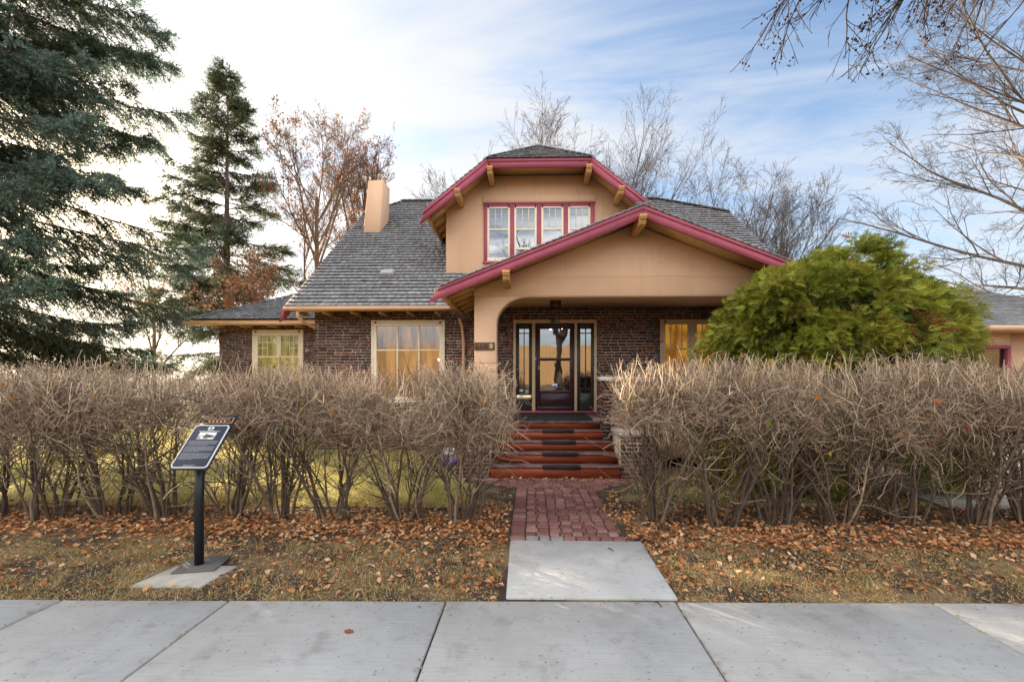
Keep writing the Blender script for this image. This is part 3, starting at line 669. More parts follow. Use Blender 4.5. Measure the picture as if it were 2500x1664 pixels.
# front door with its two sidelights
mb = MB(); yf = YW-.02
frame_boxes(mb, -.395, 1.522, .90, 3.015, yf-.03, YW+.10, .062, .085, .012)
mb.box(.037, .112, yf-.03, YW+.10, .912, 2.93); mb.box(1.012, 1.072, yf-.03, YW+.10, .912, 2.93)
df = mb.build('door_frame', M['beige'], H, bevel=.004)
MB().box(-.40, 1.54, YW-.16, YW-.0301, .886, .915).build('threshold', M['maroon'], df, bevel=.005)
def slab_with_light(mb, x0, x1, z0, z1, y0, y1, gx0, gx1, gz0, gz1):
    mb.box(x0, gx0, y0, y1, z0, z1); mb.box(gx1, x1, y0, y1, z0, z1); mb.box(gx0, gx1, y0, y1, z0, gz0); mb.box(gx0, gx1, y0, y1, gz1, z1)
sl_l = None
for x0, x1, gx0, gx1 in ((-.333, .037, -.258, -.034), (1.072, 1.46, 1.148, 1.392)):
    mb = MB(); slab_with_light(mb, x0, x1, .913, 2.929, YW-.025, YW+.03, gx0, gx1, 1.315, 2.80)
    mb.box((gx0+gx1)/2-.011, (gx0+gx1)/2+.011, YW-.02, YW+.02, 1.315, 2.80)
    for z in (1.42, 2.70):
        mb.box(gx0, (gx0+gx1)/2-.0111, YW-.019, YW+.02, z-.01, z+.01); mb.box((gx0+gx1)/2+.0111, gx1, YW-.019, YW+.02, z-.01, z+.01)
    sd = mb.build('sidelight', M['blackgreen'], H, bevel=.004)
    quad_xz(gx0, gx1, 1.315, 2.80, YW+.005).build('pane', M['doorglass'], sd)
    for z in (1.20, 1.94, 2.62):
        for x in (x0-.012, x1+.012): MB().box(x-.010, x+.010, YW-.062, YW-.0501, z-.008, z+.008).build('clip', M['bronze'], sd)
    if sl_l is None: sl_l = sd
mb = MB(); mb.box(-.312, .020, YW-.040, YW-.0251, 1.178, 1.275); mb.box(-.300, .008, YW-.046, YW-.0401, 1.19, 1.245); mb.box(-.29, -.002, YW-.052, YW-.0461, 1.236, 1.243)
mb.build('mail_slot', M['brass'], sl_l, bevel=.004)
quad_xz(-.25, -.17, 1.365, 1.41, YW+.002).build('sticker', M['white'], sl_l)
mb = MB(); mb.add([(-.095+.034*math.cos(t), YW+.002, 1.352+.036*math.sin(t)) for t in np.linspace(0, 6.283, 15)[:-1]], [list(range(14))]); mb.add([(-.127, YW+.003, 1.385), (-.06, YW+.003, 1.385), (-.06, YW+.003, 1.412), (-.127, YW+.003, 1.412)], [[0, 1, 2, 3]])
mb.build('sticker', M['ventmetal'], sl_l)
mb = MB(); frame_boxes(mb, .113, 1.011, .915, 2.929, YW-.028, YW+.05, .045, .10, .02)
frame_boxes(mb, .162, .965, .94, 2.826, YW-.045, YW-.010, .062, .030, .075)
mb.box(.2241, .9029, YW-.044, YW-.010, 2.065, 2.128); mb.box(.2241, .9029, YW-.044, YW-.010, 1.325, 1.385)
mb.box(.2241, .9029, YW-.030, YW-.012, 1.0151, 1.3249)
mb.box(.32, .80, YW-.0345, YW-.0301, 1.09, 1.255); mb.box(.345, .775, YW-.039, YW-.0346, 1.11, 1.235)
door = mb.build('front_door', M['darkdoor'], H, bevel=.006)
for z0, z1 in ((1.385, 2.065), (2.128, 2.796)): quad_xz(.224, .903, z0, z1, YW-.022).build('pane', M['doorglass'], door)
mb = MB(); mb.box(.182, .200, YW-.07, YW-.0451, 1.86, 1.95); mb.beam((.191, YW-.075, 1.93), (.205, YW-.09, 1.86), .018, .014); mb.build('handle', M['ventmetal'], door, bevel=.003)
mb = MB(); mb.box(.115, .135, YW-.062, YW-.0501, 2.08, 2.145); mb.build('doorbell', M['brass'], df)
# muntin of the inner door, seen through the storm glass, and the hall with its chandelier
mb = MB(); mb.box(.345, .365, YW+.02, YW+.04, 1.40, 2.78); mb.box(.24, .344, YW+.02, YW+.04, 1.42, 1.44); mb.box(.366, .89, YW+.02, YW+.04, 1.42, 1.44); mb.build('muntin', M['blackmetal'], door)
mb = MB(); s1 = [(0.50, 1.54), (.622, 1.54), (.622, 1.475), (.561, 1.41), (.50, 1.475)]; mb.add([(x, YW-.0235, z) for x, z in s1], [[0, 1, 2, 3, 4]]); mb.build('sticker', M['white'], door)
mb = MB(); mb.add([(x, YW-.0245, z) for x, z in ((.508, 1.49), (.614, 1.49), (.61, 1.47), (.561, 1.42), (.512, 1.47))], [[0, 1, 2, 3, 4]]); mb.build('sticker', M['purple'], door)
mb = MB(); hx0, hx1 = -.39, 1.52
mb.add([(hx0, YW+.2, .9), (hx1, YW+.2, .9), (hx1, 13.4, .9), (hx0, 13.4, .9), (hx0, YW+.2, 3.2), (hx1, YW+.2, 3.2), (hx1, 13.4, 3.2), (hx0, 13.4, 3.2)], [[0, 1, 2, 3], [4, 5, 6, 7], [3, 2, 6, 7], [0, 3, 7, 4], [1, 2, 6, 5]])
hall = mb.build('hallway', M['dimroom'], H)
mb = MB(); mb.box(.2, 1.0, 13.30, 13.34, .95, 2.9); mb.build('backdrop', M['backdrop'], hall)
chx, chy, chz = .58, 11.3, 3.02
mb = MB(); mb.tube([(chx, chy, 3.2), (chx, chy, chz-.02)], .012, 6); ps_ = []
for k in range(5):
    t = 2*math.pi*k/5+.4; e_ = (chx+.30*math.cos(t), chy+.30*math.sin(t), chz); mb.tube([(chx, chy, chz-.02), e_], .010, 5); ps_.append(e_)
chd = mb.build('chandelier', M['bronze'], hall)
for e_ in ps_: MB().ball((e_[0], e_[1], e_[2]+.0), (.026, .026, .042), .5, 8, 6).build('bulb', M['bulb'], hall, smooth=True)

# living room window, wing window, porch window
def casement_window(x0, x1, z1, Y, z0, casing, cmat, back, glassm, inner):
    mb = MB(); frame_boxes(mb, x0, x1, z0, z1, Y-.03, Y+.06, casing)
    fr = mb.build('window', cmat, H, bevel=.005); inner(fr)
    quad_xz(x0+casing, x1-casing, z0+casing, z1-casing, Y+.012).build('pane', glassm, fr)
    mb = MB(); mb.add([(x0-.1, Y+.30, z0), (x1+.1, Y+.30, z0), (x1+.1, Y+.30, z1+.1), (x0-.1, Y+.30, z1+.1)], [[0, 1, 2, 3]])
    mb.build('backdrop', back, fr)  # glowing sheet standing in for the lamplit room behind the pane
    for x in (x0+.105, x1-.105): mb = MB(); mb.box(x-.02, x+.02, Y-.042, Y-.0301, z1-.075, z1-.035); mb.box(x-.028, x+.028, Y-.047, Y-.0421, z1-.062, z1-.048); mb.build('clip', M['blackmetal'], fr)
    return fr
def inner_living(fr):
    mb = MB(); a, b, z0, z1 = -3.652, -2.032, 1.16, 2.952
    frame_boxes(mb, a, b, z0, z1, YW-.018, YW+.02, .075, .075)
    for x in (-3.092, -2.587): mb.box(x-.017, x+.017, YW-.014, YW+.018, z0+.075, z1-.075)
    for (p, q) in ((a+.075, -3.109), (-3.075, -2.604), (-2.57, b-.075)): mb.box(p, q, YW-.013, YW+.018, 2.298, 2.332)
    mb.build('sash', M['cream'], fr, bevel=.004)
fl = casement_window(-3.70, -1.984, 3.01, YW, 1.10, .048, M['cream'], M['litamber'], M['glass'], inner_living)
for x, z in ((-2.18, 2.10), (-2.09, 2.085)): MB().ball((x, YW+.22, z), .016).build('bulb', M['bulb'], fl, smooth=True)
def inner_wing(fr):
    a, b, z0, z1 = -7.752, -6.418, 1.16, 2.96; mb = MB(); frame_boxes(mb, a, b, z0, z1, YG-.018, YG+.02, .09, .11)
    mb.box(-7.125, -7.0, YG-.017, YG+.02, 2.275, z1-.11); mb.box(a+.09, b-.09, YG-.0165, YG+.02, 2.235, 2.2749)
    mb.box(-7.07, -7.05, YG-.016, YG+.02, 1.25, 2.2349)
    for p, q, side in ((a+.09, -7.125, 0), (-7.0, b-.09, 1)):
        wd = (q-p)/4
        for k in (1, 2, 3): mb.box(p+k*wd-.009, p+k*wd+.009, YG-.010, YG+.018, 2.672, z1-.11)
        mb.box(p, q, YG-.011, YG+.018, 2.650, 2.6719)
        kk = (1, 2) if side == 0 else (2, 3)
        for k in kk: mb.box(p+k*wd-.009, p+k*wd+.009, YG-.010, YG+.018, 2.2751, 2.6499)
        for k in ((0, 1) if side == 0 else (2, 3)): mb.box(p+k*wd+(.0091 if k else 0), p+(k+1)*wd-.0091, YG-.0095, YG+.0175, 2.49, 2.508)
    mb.build('sash', M['cream'], fr, bevel=.003)
casement_window(-7.81, -6.362, 3.015, YG, 1.10, .055, M['cream'], M['lityellow'], M['glasslow'], inner_wing)
def inner_porch(fr):
    mb = MB(); z0, z1 = 1.16, 2.965
    for a, b in ((3.022, 3.672), (3.74, 4.38)):
        frame_boxes(mb, a, b, z0, z1, YW-.018, YW+.02, .07); mb.box(a+.07, b-.07, YW-.016, YW+.02, 2.315, 2.352)
        for k in (1, 2, 3): mb.box(a+.07+k*(b-a-.14)/4-.007, a+.07+k*(b-a-.14)/4+.007, YW-.012, YW+.018, 2.3521, 2.895)
    mb.box(3.6721, 3.7399, YW-.028, YW+.02, z0, z1); mb.build('sash', M['beige'], fr, bevel=.003)
casement_window(2.972, 4.43, 3.012, YW, 1.10, .048, M['beige'], M['litorange'], M['glasslow'], inner_porch)

# porch lantern, house numbers
lx, ly, lz = .52, 8.8, 3.298
mb = MB(); mb.box(lx-.115, lx+.115, ly-.115, ly+.115, lz-.035, lz)
for sx in (-1, 1):
    for sy in (-1, 1): mb.box(lx+sx*.10-.008, lx+sx*.10+.008, ly+sy*.10-.008, ly+sy*.10+.008, lz-.165, lz-.0351)
for sy in (-1, 1):
    for z in (-.165, -.10): mb.box(lx-.0919, lx+.0919, ly+sy*.10-.006, ly+sy*.10+.006, lz+z-.008, lz+z+.008)
for sx in (-1, 1):
    for z in (-.165, -.10): mb.box(lx+sx*.10-.006, lx+sx*.10+.006, ly-.0919, ly+.0919, lz+z-.008, lz+z+.008)
lamp = mb.build('porch_lantern', M['blackmetal'], H); MB().box(lx-.085, lx+.085, ly-.085, ly+.085, lz-.158, lz-.036).build('lantern_glass', M['amberglass'], lamp)
mb = MB(); mb.box(-1.050, -.666, YP-.025, YP, 2.200, 2.340); frame_boxes(mb, -1.050, -.666, 2.200, 2.340, YP-.031, YP-.0251, .010)
pq = mb.build('house_number', M['bronze'], H, bevel=.003)
for k, (c_, x_) in enumerate((('1', -1.0), ('1', -.925), ('0', -.835), ('8', -.735))): textobj('numeral', c_, .125, (x_, YP-.028, 2.27), (R(90), 0, 0), M['gold'] if k == 3 else M['rust'], pq, .004, sx=1.05)
mb = MB(); mb.box(.456, .664, YW-.065, YW-.0502, 2.945, 3.025); pq2 = mb.build('house_number', M['blackmetal'], H)
for c_, x_ in (('1', .487), ('1', .532), ('0', .58), ('8', .632)): textobj('numeral', c_, .085, (x_, YW-.066, 2.985), (R(90), 0, 0), M['white'], pq2, .002)
mb = MB(); mb.box(-.44, 1.19, 8.095, 9.35, .886, .900); mb.box(-.44, 1.19, 8.086, 8.0949, .872, .900)
mt = mb.build('doormat', M['rubber'], bevel=.004, loc=(.4, 8.6, .886)); tag(mt, 'long black rubber mat at the top of the red steps', 'doormat')

# ------------------------------------------------------------------ garage at the right
GY = 10.2
G = thing('garage', 'low peach stucco garage with grey hipped roof right of the round evergreen', 'garage', (10.8, GY, 0))
gx0, gx1, ge = 7.0, 15.2, 2.80
mb = MB(); mb.box(gx0, 7.55, GY, GY+6, 0, ge); mb.box(8.84, 10.42, GY, GY+6, 0, ge); mb.box(10.4201, 11.30, GY, GY+6, 0, 1.2); mb.box(11.3001, gx1, GY, GY+6, 0, ge); mb.box(7.5501, 8.8399, GY, GY+6, 2.2, ge); mb.box(10.4201, 11.30, GY, GY+6, 2.43, ge)
mb.box(7.5501, 8.8399, GY+.3, GY+6, 0, 2.2); mb.box(10.4201, 11.30, GY+.3, GY+6, 1.2, 2.43)
mb.build('wall', M['stucco'], G)
mb = MB(); s_ = .48; sc_ = math.hypot(1, s_); e0, e1, ey = gx0-.5, gx1+.5, GY-.5
shingles(mb, (0, ey, ge+.03), (1, 0, 0), (0, 1, s_), [(e0, 0), (e1, 0), (e1-3.5, 3.5*sc_), (e0+3.5, 3.5*sc_)], rng)
mb.add([(e0, ey, ge+.03), (e0+3.5, ey+3.5, ge+.03+3.5*s_), (e0, ey+7, ge+.03)], [[2, 1, 0]], .4); mb.add([(e1, ey, ge+.03), (e1-3.5, ey+3.5, ge+.03+3.5*s_), (e1, ey+7, ge+.03)], [[0, 1, 2]], .4)
mb.add([(e0, ey+7, ge+.03), (e1, ey+7, ge+.03), (e1-3.5, ey+3.5, ge+.03+3.5*s_), (e0+3.5, ey+3.5, ge+.03+3.5*s_)], [[0, 1, 2, 3]], .4)
gr = mb.build('roof', M['shingle'], G)
MB().box(e0+.02, e1-.02, ey+.02, ey+6.9, ge-.06, ge+.0).build('soffit', M['ochre'], gr)
mb = MB(); prof = [(0, 0), (-.115, .02), (-.125, .07), (-.125, .12), (0, .12)]; mb.ext([(e0, ey+a, ge-.085+b) for a, b in prof], (e1-e0, 0, 0)); mb.build('gutter', M['tanpaint'], gr)
mb = MB(); mb.box(7.60, 8.79, GY+.08, GY+.13, .02, 2.15)
for z in (.55, 1.08, 1.61): mb.box(7.60, 8.79, GY+.072, GY+.0799, z-.012, z+.012)
gd_ = mb.build('garage_door', M['white'], G); mb = MB(); mb.box(7.55, 7.60, GY-.02, GY+.15, 0, 2.2); mb.box(8.79, 8.84, GY-.02, GY+.15, 0, 2.2); mb.box(7.6001, 8.7899, GY-.02, GY+.15, 2.15, 2.2); mb.build('door_frame', M['maroon'], gd_)
mb = MB(); frame_boxes(mb, 10.42, 11.30, 1.2, 2.43, GY-.03, GY+.12, .07); gw = mb.build('window', M['maroon'], G); quad_xz(10.49, 11.23, 1.27, 2.36, GY+.06).build('pane', M['glasslow'], gw)
quad_xz(10.43, 11.29, 1.21, 2.42, GY+.20).build('backdrop', M['blackmetal'], gw)  # black sheet painted in for the unlit inside of the garage

# ------------------------------------------------------------------ plants
def rndvec(rng, n): return nrm(rng.normal(size=(n, 3)))
def spawn(P, Rr, per, rng, t=(.2, 1.), ang=(25, 55), L=(.4, .6), n=4, up=0., wig=.12, rf=.6, tip=.4, fall=.45, absL=False, keep=None, bias=None):
    """child branches along each parent polyline; all in one go"""
    B, k, _ = P.shape; pi = np.repeat(np.arange(B), per); m = len(pi)
    tt = rng.uniform(t[0], t[1], m); x = tt*(k-1); i = np.minimum(x.astype(int), k-2); f = (x-i)[:, None]
    p = P[pi, i]*(1-f)+P[pi, i+1]*f; T = nrm(P[pi, i+1]-P[pi, i]); r = Rr[pi, i]*(1-f[:, 0])+Rr[pi, i+1]*f[:, 0]
    q = rndvec(rng, m); q = nrm(q-(q*T).sum(1, keepdims=True)*T)
    a = np.radians(rng.uniform(ang[0], ang[1], m))[:, None]; d = T*np.cos(a)+q*np.sin(a)
    if bias is not None: d = nrm(d+np.array(bias))
    pl_ = np.linalg.norm(np.diff(P, axis=1), axis=2).sum(1)[pi]
    ln = rng.uniform(L[0], L[1], m)*(1 if absL else pl_)*(1-fall*tt)
    if keep is not None:
        s_ = keep(p, tt); p, d, ln, r, pi = p[s_], d[s_], ln[s_], r[s_], pi[s_]; m = len(p)
    C = np.empty((m, n, 3)); C[:, 0] = p
    for j in range(1, n):
        d = nrm(d+wig*rng.normal(size=(m, 3))+np.array([0, 0, up])); C[:, j] = C[:, j-1]+d*(ln/(n-1))[:, None]
    r0 = r*rf; Q = r0[:, None]*np.linspace(1, tip, n)[None]
    return C, Q
def leaves(mb, p, size, rng, rnd, flat=.35, curl=.25, asp=.62):
    """ovate leaves folded along the midrib, one per point"""
    n = len(p); a = rng.uniform(0, 2*math.pi, n); u = np.stack([np.cos(a), np.sin(a), rng.normal(0, flat, n)], 1); u = nrm(u)
    nv = nrm(np.stack([rng.normal(0, flat, n), rng.normal(0, flat, n), np.ones(n)], 1)); v = nrm(np.cross(nv, u)); nv = np.cross(u, v)
    s_ = size[:, None]; cu = rng.uniform(-curl, curl*2.2, n)[:, None]*s_
    pts = [p, p+u*s_*.30+v*s_*.5*asp+nv*cu*.7, p+u*s_*.68+v*s_*.42*asp+nv*cu, p+u*s_+nv*cu*.4, p+u*s_*.68-v*s_*.42*asp+nv*cu*.8, p+u*s_*.30-v*s_*.5*asp+nv*cu, p+u*s_*.5-nv*s_*.04]
    V = np.stack(pts, 1); b = np.arange(n)[:, None]*7
    f = np.concatenate([b+np.array([[0, 6, 2, 1]]), b+np.array([[6, 3, 2, 2]])[:, :4]*0+b*0+np.array([[6, 3, 2, 2]])], 0) if False else None
    q = np.concatenate([b+np.array([[0, 6, 2, 1]]), b+np.array([[0, 5, 4, 6]])], 0); t_ = np.concatenate([b+np.array([[6, 3, 2]]), b+np.array([[6, 4, 3]])], 0)
    b0 = mb.n; mb.add(V.reshape(-1, 3), q, np.repeat(rnd, 7)); mb.f.setdefault(3, []).append(t_+b0)
def needles(mb, p0, d, L, rng, per, nl, nw, rnd, spread=.8):
    n = len(p0); i = np.repeat(np.arange(n), per); m = len(i); t = rng.uniform(0, 1, m)
    q = rndvec(rng, m); D = d[i]; q = nrm(q-(q*D).sum(1, keepdims=True)*D)
    nd = nrm(D*.7+q*spread+np.array([0, 0, .12])); p = p0[i]+D*(t*L[i])[:, None]; ln = nl*rng.uniform(.75, 1.2, m)*(1.05-.35*t)
    sd = nrm(np.cross(nd, rndvec(rng, m)))*(nw/2)
    V = np.stack([p-sd, p+sd, p+nd*ln[:, None]], 1).reshape(-1, 3)
    rr = np.clip(rnd[i]+rng.normal(0, .06, m)+(t-.5)*.22, 0, 1)
    mb.add(V, np.arange(3*m).reshape(-1, 3), np.repeat(rr, 3))

def spruce(name, label, group, base, Ht, rad, h0, nbr, sec, shoots, per, nl, nw, mat, seed, az=None, droop=.22, shl=(.12, .2), zmax=99, power=.8, hang=.2, brr=.01):
    rng = np.random.default_rng(seed); base = np.array(base, float); root = thing(name, label, 'tree', base, group)
    mb = MB(); zs = np.linspace(0, Ht, 14); tr = np.stack([rng.normal(0, .02, 14)*1.0, rng.normal(0, .02, 14), zs], 1)+base; tr[0] = base
    mb.tubes(tr[None], np.linspace(.022*Ht, .012, 14)[None]*.62, 9, .3); 
    B = nbr; h = h0+(Ht-h0-.25)*(np.arange(B)+rng.uniform(0, 1, B))/B; s_ = h/Ht
    azm = rng.uniform(-math.pi, math.pi, B) if az is None else rng.uniform(az[0], az[1], B)
    L = (rad*(1-s_)**power+.10)*rng.choice([.55, .8, .95, 1.05, 1.15], B)*rng.uniform(.9, 1.06, B); el = np.radians(np.interp(s_, [0, .35, .75, 1], [-16, -4, 20, 55])+rng.normal(0, 5, B))
    n = 9; u = np.linspace(0, 1, n); P = np.empty((B, n, 3))
    side = rng.normal(0, .10, B)
    for j in range(n):
        r_ = u[j]*L; P[:, j, 0] = base[0]+np.cos(azm)*r_*np.cos(el)-np.sin(azm)*side*r_*u[j]; P[:, j, 1] = base[1]+np.sin(azm)*r_*np.cos(el)+np.cos(azm)*side*r_*u[j]
        P[:, j, 2] = base[2]+h+np.sin(el)*r_-droop*L*np.interp(s_, [0, .8, 1], [1, .4, 0])*(u[j]**1.6-.75*u[j]**4)
    Rr = (.008+brr*L)[:, None]*np.linspace(1, .22, n)[None]; mb.tubes(P, Rr, 5, .25)
    k = P[:, :, 2].min(1) < base[2]+zmax; P, Rr, L = P[k], Rr[k], L[k]; B = len(P)
    pi = np.repeat(np.arange(B), sec); pi = pi[rng.random(len(pi)) < (L[pi]/L.max())**.75+.06]; m = len(pi); tt = rng.uniform(.10, 1., m)**.8; x = tt*(n-1); i = np.minimum(x.astype(int), n-2); f = (x-i)[:, None]
    p = P[pi, i]*(1-f)+P[pi, i+1]*f; T = nrm(P[pi, i+1]-P[pi, i]); sd = nrm(np.cross(T, [0, 0, 1.]))*rng.choice([-1, 1], m)[:, None]
    d = nrm(T*.75+sd*rng.uniform(.4, 1.0, m)[:, None]+np.stack([np.zeros(m), np.zeros(m), rng.normal(-hang, .28, m)], 1))
    ln = (.34*L[pi]*(1-tt)**.7+shl[1])*rng.uniform(.6, 1.15, m); C = np.empty((m, 4, 3)); C[:, 0] = p
    for j in range(1, 4): d = nrm(d+np.array([0, 0, -.10])+.08*rng.normal(size=(m, 3))); C[:, j] = C[:, j-1]+d*(ln/3)[:, None]
    mb.tubes(C, np.full(m, .006)[:, None]*np.array([1, .8, .6, .3])*(nl/.03), 3, .3); mb.build('trunk', M['bark'], root)
    mb = MB(); i2 = np.repeat(np.arange(m), shoots); M2 = len(i2); t2 = rng.uniform(.05, 1., M2); x = t2*3; i = np.minimum(x.astype(int), 2); f = (x-i)[:, None]
    p = C[i2, i]*(1-f)+C[i2, i+1]*f; T = nrm(C[i2, i+1]-C[i2, i]); q = rndvec(rng, M2); q[:, 2] *= .6; q = nrm(q-(q*T).sum(1, keepdims=True)*T)
    d = nrm(T*.8+q*.65+np.array([0, 0, .06])); ln = rng.uniform(shl[0], shl[1], M2)
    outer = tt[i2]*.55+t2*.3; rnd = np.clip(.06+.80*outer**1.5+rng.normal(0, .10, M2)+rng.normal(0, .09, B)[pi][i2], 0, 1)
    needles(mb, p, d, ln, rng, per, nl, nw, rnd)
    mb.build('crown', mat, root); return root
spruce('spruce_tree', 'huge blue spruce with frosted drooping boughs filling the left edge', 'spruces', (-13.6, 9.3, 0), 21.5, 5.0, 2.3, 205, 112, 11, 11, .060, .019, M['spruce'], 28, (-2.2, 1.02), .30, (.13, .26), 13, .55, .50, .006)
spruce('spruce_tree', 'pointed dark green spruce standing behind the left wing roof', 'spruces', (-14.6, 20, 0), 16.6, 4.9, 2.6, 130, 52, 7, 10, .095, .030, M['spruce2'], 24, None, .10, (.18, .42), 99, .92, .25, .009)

def bare_tree(name, label, group, base, Ht, seed, mat, limbs=9, spread=(18, 45), trunk_t=(.28, .98), crown=(.42, .62), per=(7, 7, 6, 4), r0=None, lean=(0, 0), up=.10, leafn=0, tfrac=.72, lv=(.35, .55), leafsize=(.07, .14), rtw=1.0, lcol=(0, 1), droop=0.0, leafband=None, bias=None, rf1=.5):
    rng = np.random.default_rng(seed); base = np.array(base, float); root = thing(name, label, 'tree', base, group); mb = MB()
    n = 9; z = np.linspace(0, Ht*tfrac, n); wob = np.cumsum(rng.normal(0, .02*Ht/9, (n, 2)), 0); wob[0] = 0
    tr = np.stack([base[0]+wob[:, 0]+lean[0]*z, base[1]+wob[:, 1]+lean[1]*z, base[2]+z], 1)[None]; r0 = r0 or .0125*Ht
    tR = (r0*np.linspace(1, .35, n)**.9)[None]; mb.tubes(tr, tR, 9, .25)
    P1, R1 = spawn(tr, tR, limbs, rng, trunk_t, spread, (crown[0]*Ht, crown[1]*Ht), 8, up, .065, rf1, .25, .42, True, bias=bias); mb.tubes(P1, R1, 6, .35)
    P2, R2 = spawn(P1, R1, per[0], rng, (.12, 1), (20, 46), lv, 7, up*.8, .09, .60, .3, .45); mb.tubes(P2, R2, 4, .5)
    P3, R3 = spawn(P2, R2, per[1], rng, (.10, 1), (22, 50), lv, 6, up*.6-droop*.3, .10, .62, .35, .40); R3 = np.maximum(R3, .0045*rtw); mb.tubes(P3, R3, 3, .65)
    P4, R4 = spawn(P3, R3, per[2], rng, (.1, 1), (22, 55), lv, 4, .04-droop, .15, .7, .4, .3); R4 = np.maximum(R4, .0032*rtw); mb.tubes(P4, R4, 3, .8)
    if per[3]:
        P5, R5 = spawn(P4, R4, per[3], rng, (.1, 1), (22, 55), (.35, .6), 3, .04-droop, .15, .75, .45, .3); R5 = np.maximum(R5, .0025*rtw); mb.tubes(P5, R5, 3, .95)
    else: P5 = P4
    mb.build('trunk', mat, root)
    if leafn:
        mb = MB(); cl = rng.integers(0, len(P5), leafn//5); i = rng.choice(cl, leafn); p = P5[i, -1]+rng.normal(0, .12, (leafn, 3))
        if leafband: k = leafband(p, rng); p = p[k]
        leaves(mb, p, rng.uniform(leafsize[0], leafsize[1], len(p)), rng, rng.uniform(lcol[0], lcol[1], len(p)), 1.2); mb.build('crown', M['rustleaf'], root)
    return root
def gx(px, Y): return at(px/.9424, 919, Y)[0]
oak = dict(limbs=15, spread=(18, 50), leafn=1700, per=(8, 8, 6, 2), rtw=1.5)
bare_tree('deciduous_tree', 'tall half bare tree with clinging rust leaves behind the left roof slope', 'rust leaved trees', (gx(722, 20), 20, 0), 14.3, 31, M['warmbark'], **oak)
bare_tree('deciduous_tree', 'rust leaved tree rising directly behind the stucco chimney', 'rust leaved trees', (gx(836, 22), 22, 0), 16.6, 38, M['warmbark'], limbs=12, spread=(12, 34), leafn=1500, per=(8, 7, 5, 2), rtw=1.9, crown=(.34, .5))
bare_tree('young_tree', 'short orange leaved tree in front of the pointed green spruce', 'rust leaved trees', (gx(533, 16.5), 16.5, 0), 7.3, 33, M['warmbark'], limbs=10, spread=(25, 60), leafn=1500, per=(6, 6, 4, 0), rtw=1.3, leafsize=(.08, .13), lcol=(.35, 1), trunk_t=(.45, .98))
bare_tree('young_tree', 'slender bare tree between the two spruces', 'rust leaved trees', (gx(352, 17), 17, 0), 7.4, 34, M['warmbark'], limbs=8, spread=(20, 45), leafn=350, per=(6, 6, 4, 0), rtw=1.2)
BT = 'bare trees behind the house'
bg = dict(per=(7, 6, 4, 2), rtw=1.7, tfrac=.56, lv=(.42, .72))
bare_tree('bare_tree', 'low bare tree showing left of the dormer roof', BT, (gx(1095, 27), 27, 0), 17.0, 41, M['bark'], limbs=16, spread=(18, 50), crown=(.40, .56), **bg)
bare_tree('bare_tree', 'bare tree showing just above the dormer peak', BT, (gx(1255, 28), 28, 0), 20.6, 42, M['bark'], limbs=18, spread=(16, 48), crown=(.40, .56), **bg)
bare_tree('bare_tree', 'tallest and densest bare tree, right of the dormer peak', BT, (gx(1425, 27), 27, 0), 20.2, 43, M['bark'], limbs=20, spread=(16, 48), crown=(.42, .58), **bg)
bare_tree('bare_tree', 'small bare tree between the tall dense one and the roof end', BT, (gx(1560, 29), 29, 0), 16.6, 46, M['bark'], limbs=14, spread=(18, 48), crown=(.38, .52), **bg)
bare_tree('bare_tree', 'wide bare tree rising behind the right end of the grey roof', BT, (gx(1690, 25), 25, 0), 17.0, 44, M['bark'], limbs=18, spread=(20, 54), crown=(.42, .58), **bg)
bare_tree('bare_tree', 'lower bare tree behind the round evergreen', BT, (gx(1800, 24), 24, 0), 14.2, 45, M['bark'], limbs=17, spread=(22, 58), crown=(.44, .60), **bg)
bare_tree('bare_tree', 'great pale barked bare tree sweeping in from the right edge', 'large bare trees', (13.7, 11.2, 0), 15.0, 52, M['palebark'], limbs=30, spread=(38, 80), trunk_t=(.16, .98), crown=(.32, .44), per=(8, 7, 5, 2), r0=.14, lean=(-.02, 0), up=.02, rtw=1.0, droop=.03, lv=(.36, .60), bias=(-.22, -.05, .04), rf1=.42, tfrac=.8)

# dark twigs with seed clusters hanging in from a tree beside the viewer
rng = np.random.default_rng(61)
Tn = thing('overhanging_tree', 'dark twigs with seed clusters hanging into the top right corner', 'tree', (1.55, -3.8, 0), 'large bare trees')
mb = MB(); tr = np.array([[1.55, -3.8, 0], [1.5, -3.7, 1.8], [1.62, -3.5, 3.6], [2.1, -2.6, 5.3], [3.0, -1.0, 6.4], [3.9, .9, 6.9]])[None]; mb.tubes(tr, np.array([[.24, .20, .19, .16, .12, .09]]), 10, .4)
t2_ = np.array([[1.6, -3.55, 3.4], [1.2, -3.6, 5.0], [.5, -3.4, 6.6], [-.3, -3.3, 8.2], [-.8, -3.2, 9.6]])[None]; r2_ = np.array([[.15, .12, .10, .07, .04]]); mb.tubes(t2_, r2_, 8, .4); pa, ra = spawn(t2_, r2_, 14, rng, (.3, 1), (25, 60), (.9, 2.2), 7, .08, .12, .5, .3, .3, True); mb.tubes(pa, ra, 5, .4); pa, ra = spawn(pa, ra, 9, rng, (.15, 1), (25, 55), (.35, .6), 5, .05, .14, .6, .4, .3); mb.tubes(pa, ra, 3, .4); pa, ra = spawn(pa, ra, 6, rng, (.15, 1), (25, 55), (.35, .6), 4, .05, .14, .6, .4, .3); mb.tubes(pa, np.maximum(ra, .003), 3, .4)
limbs = []
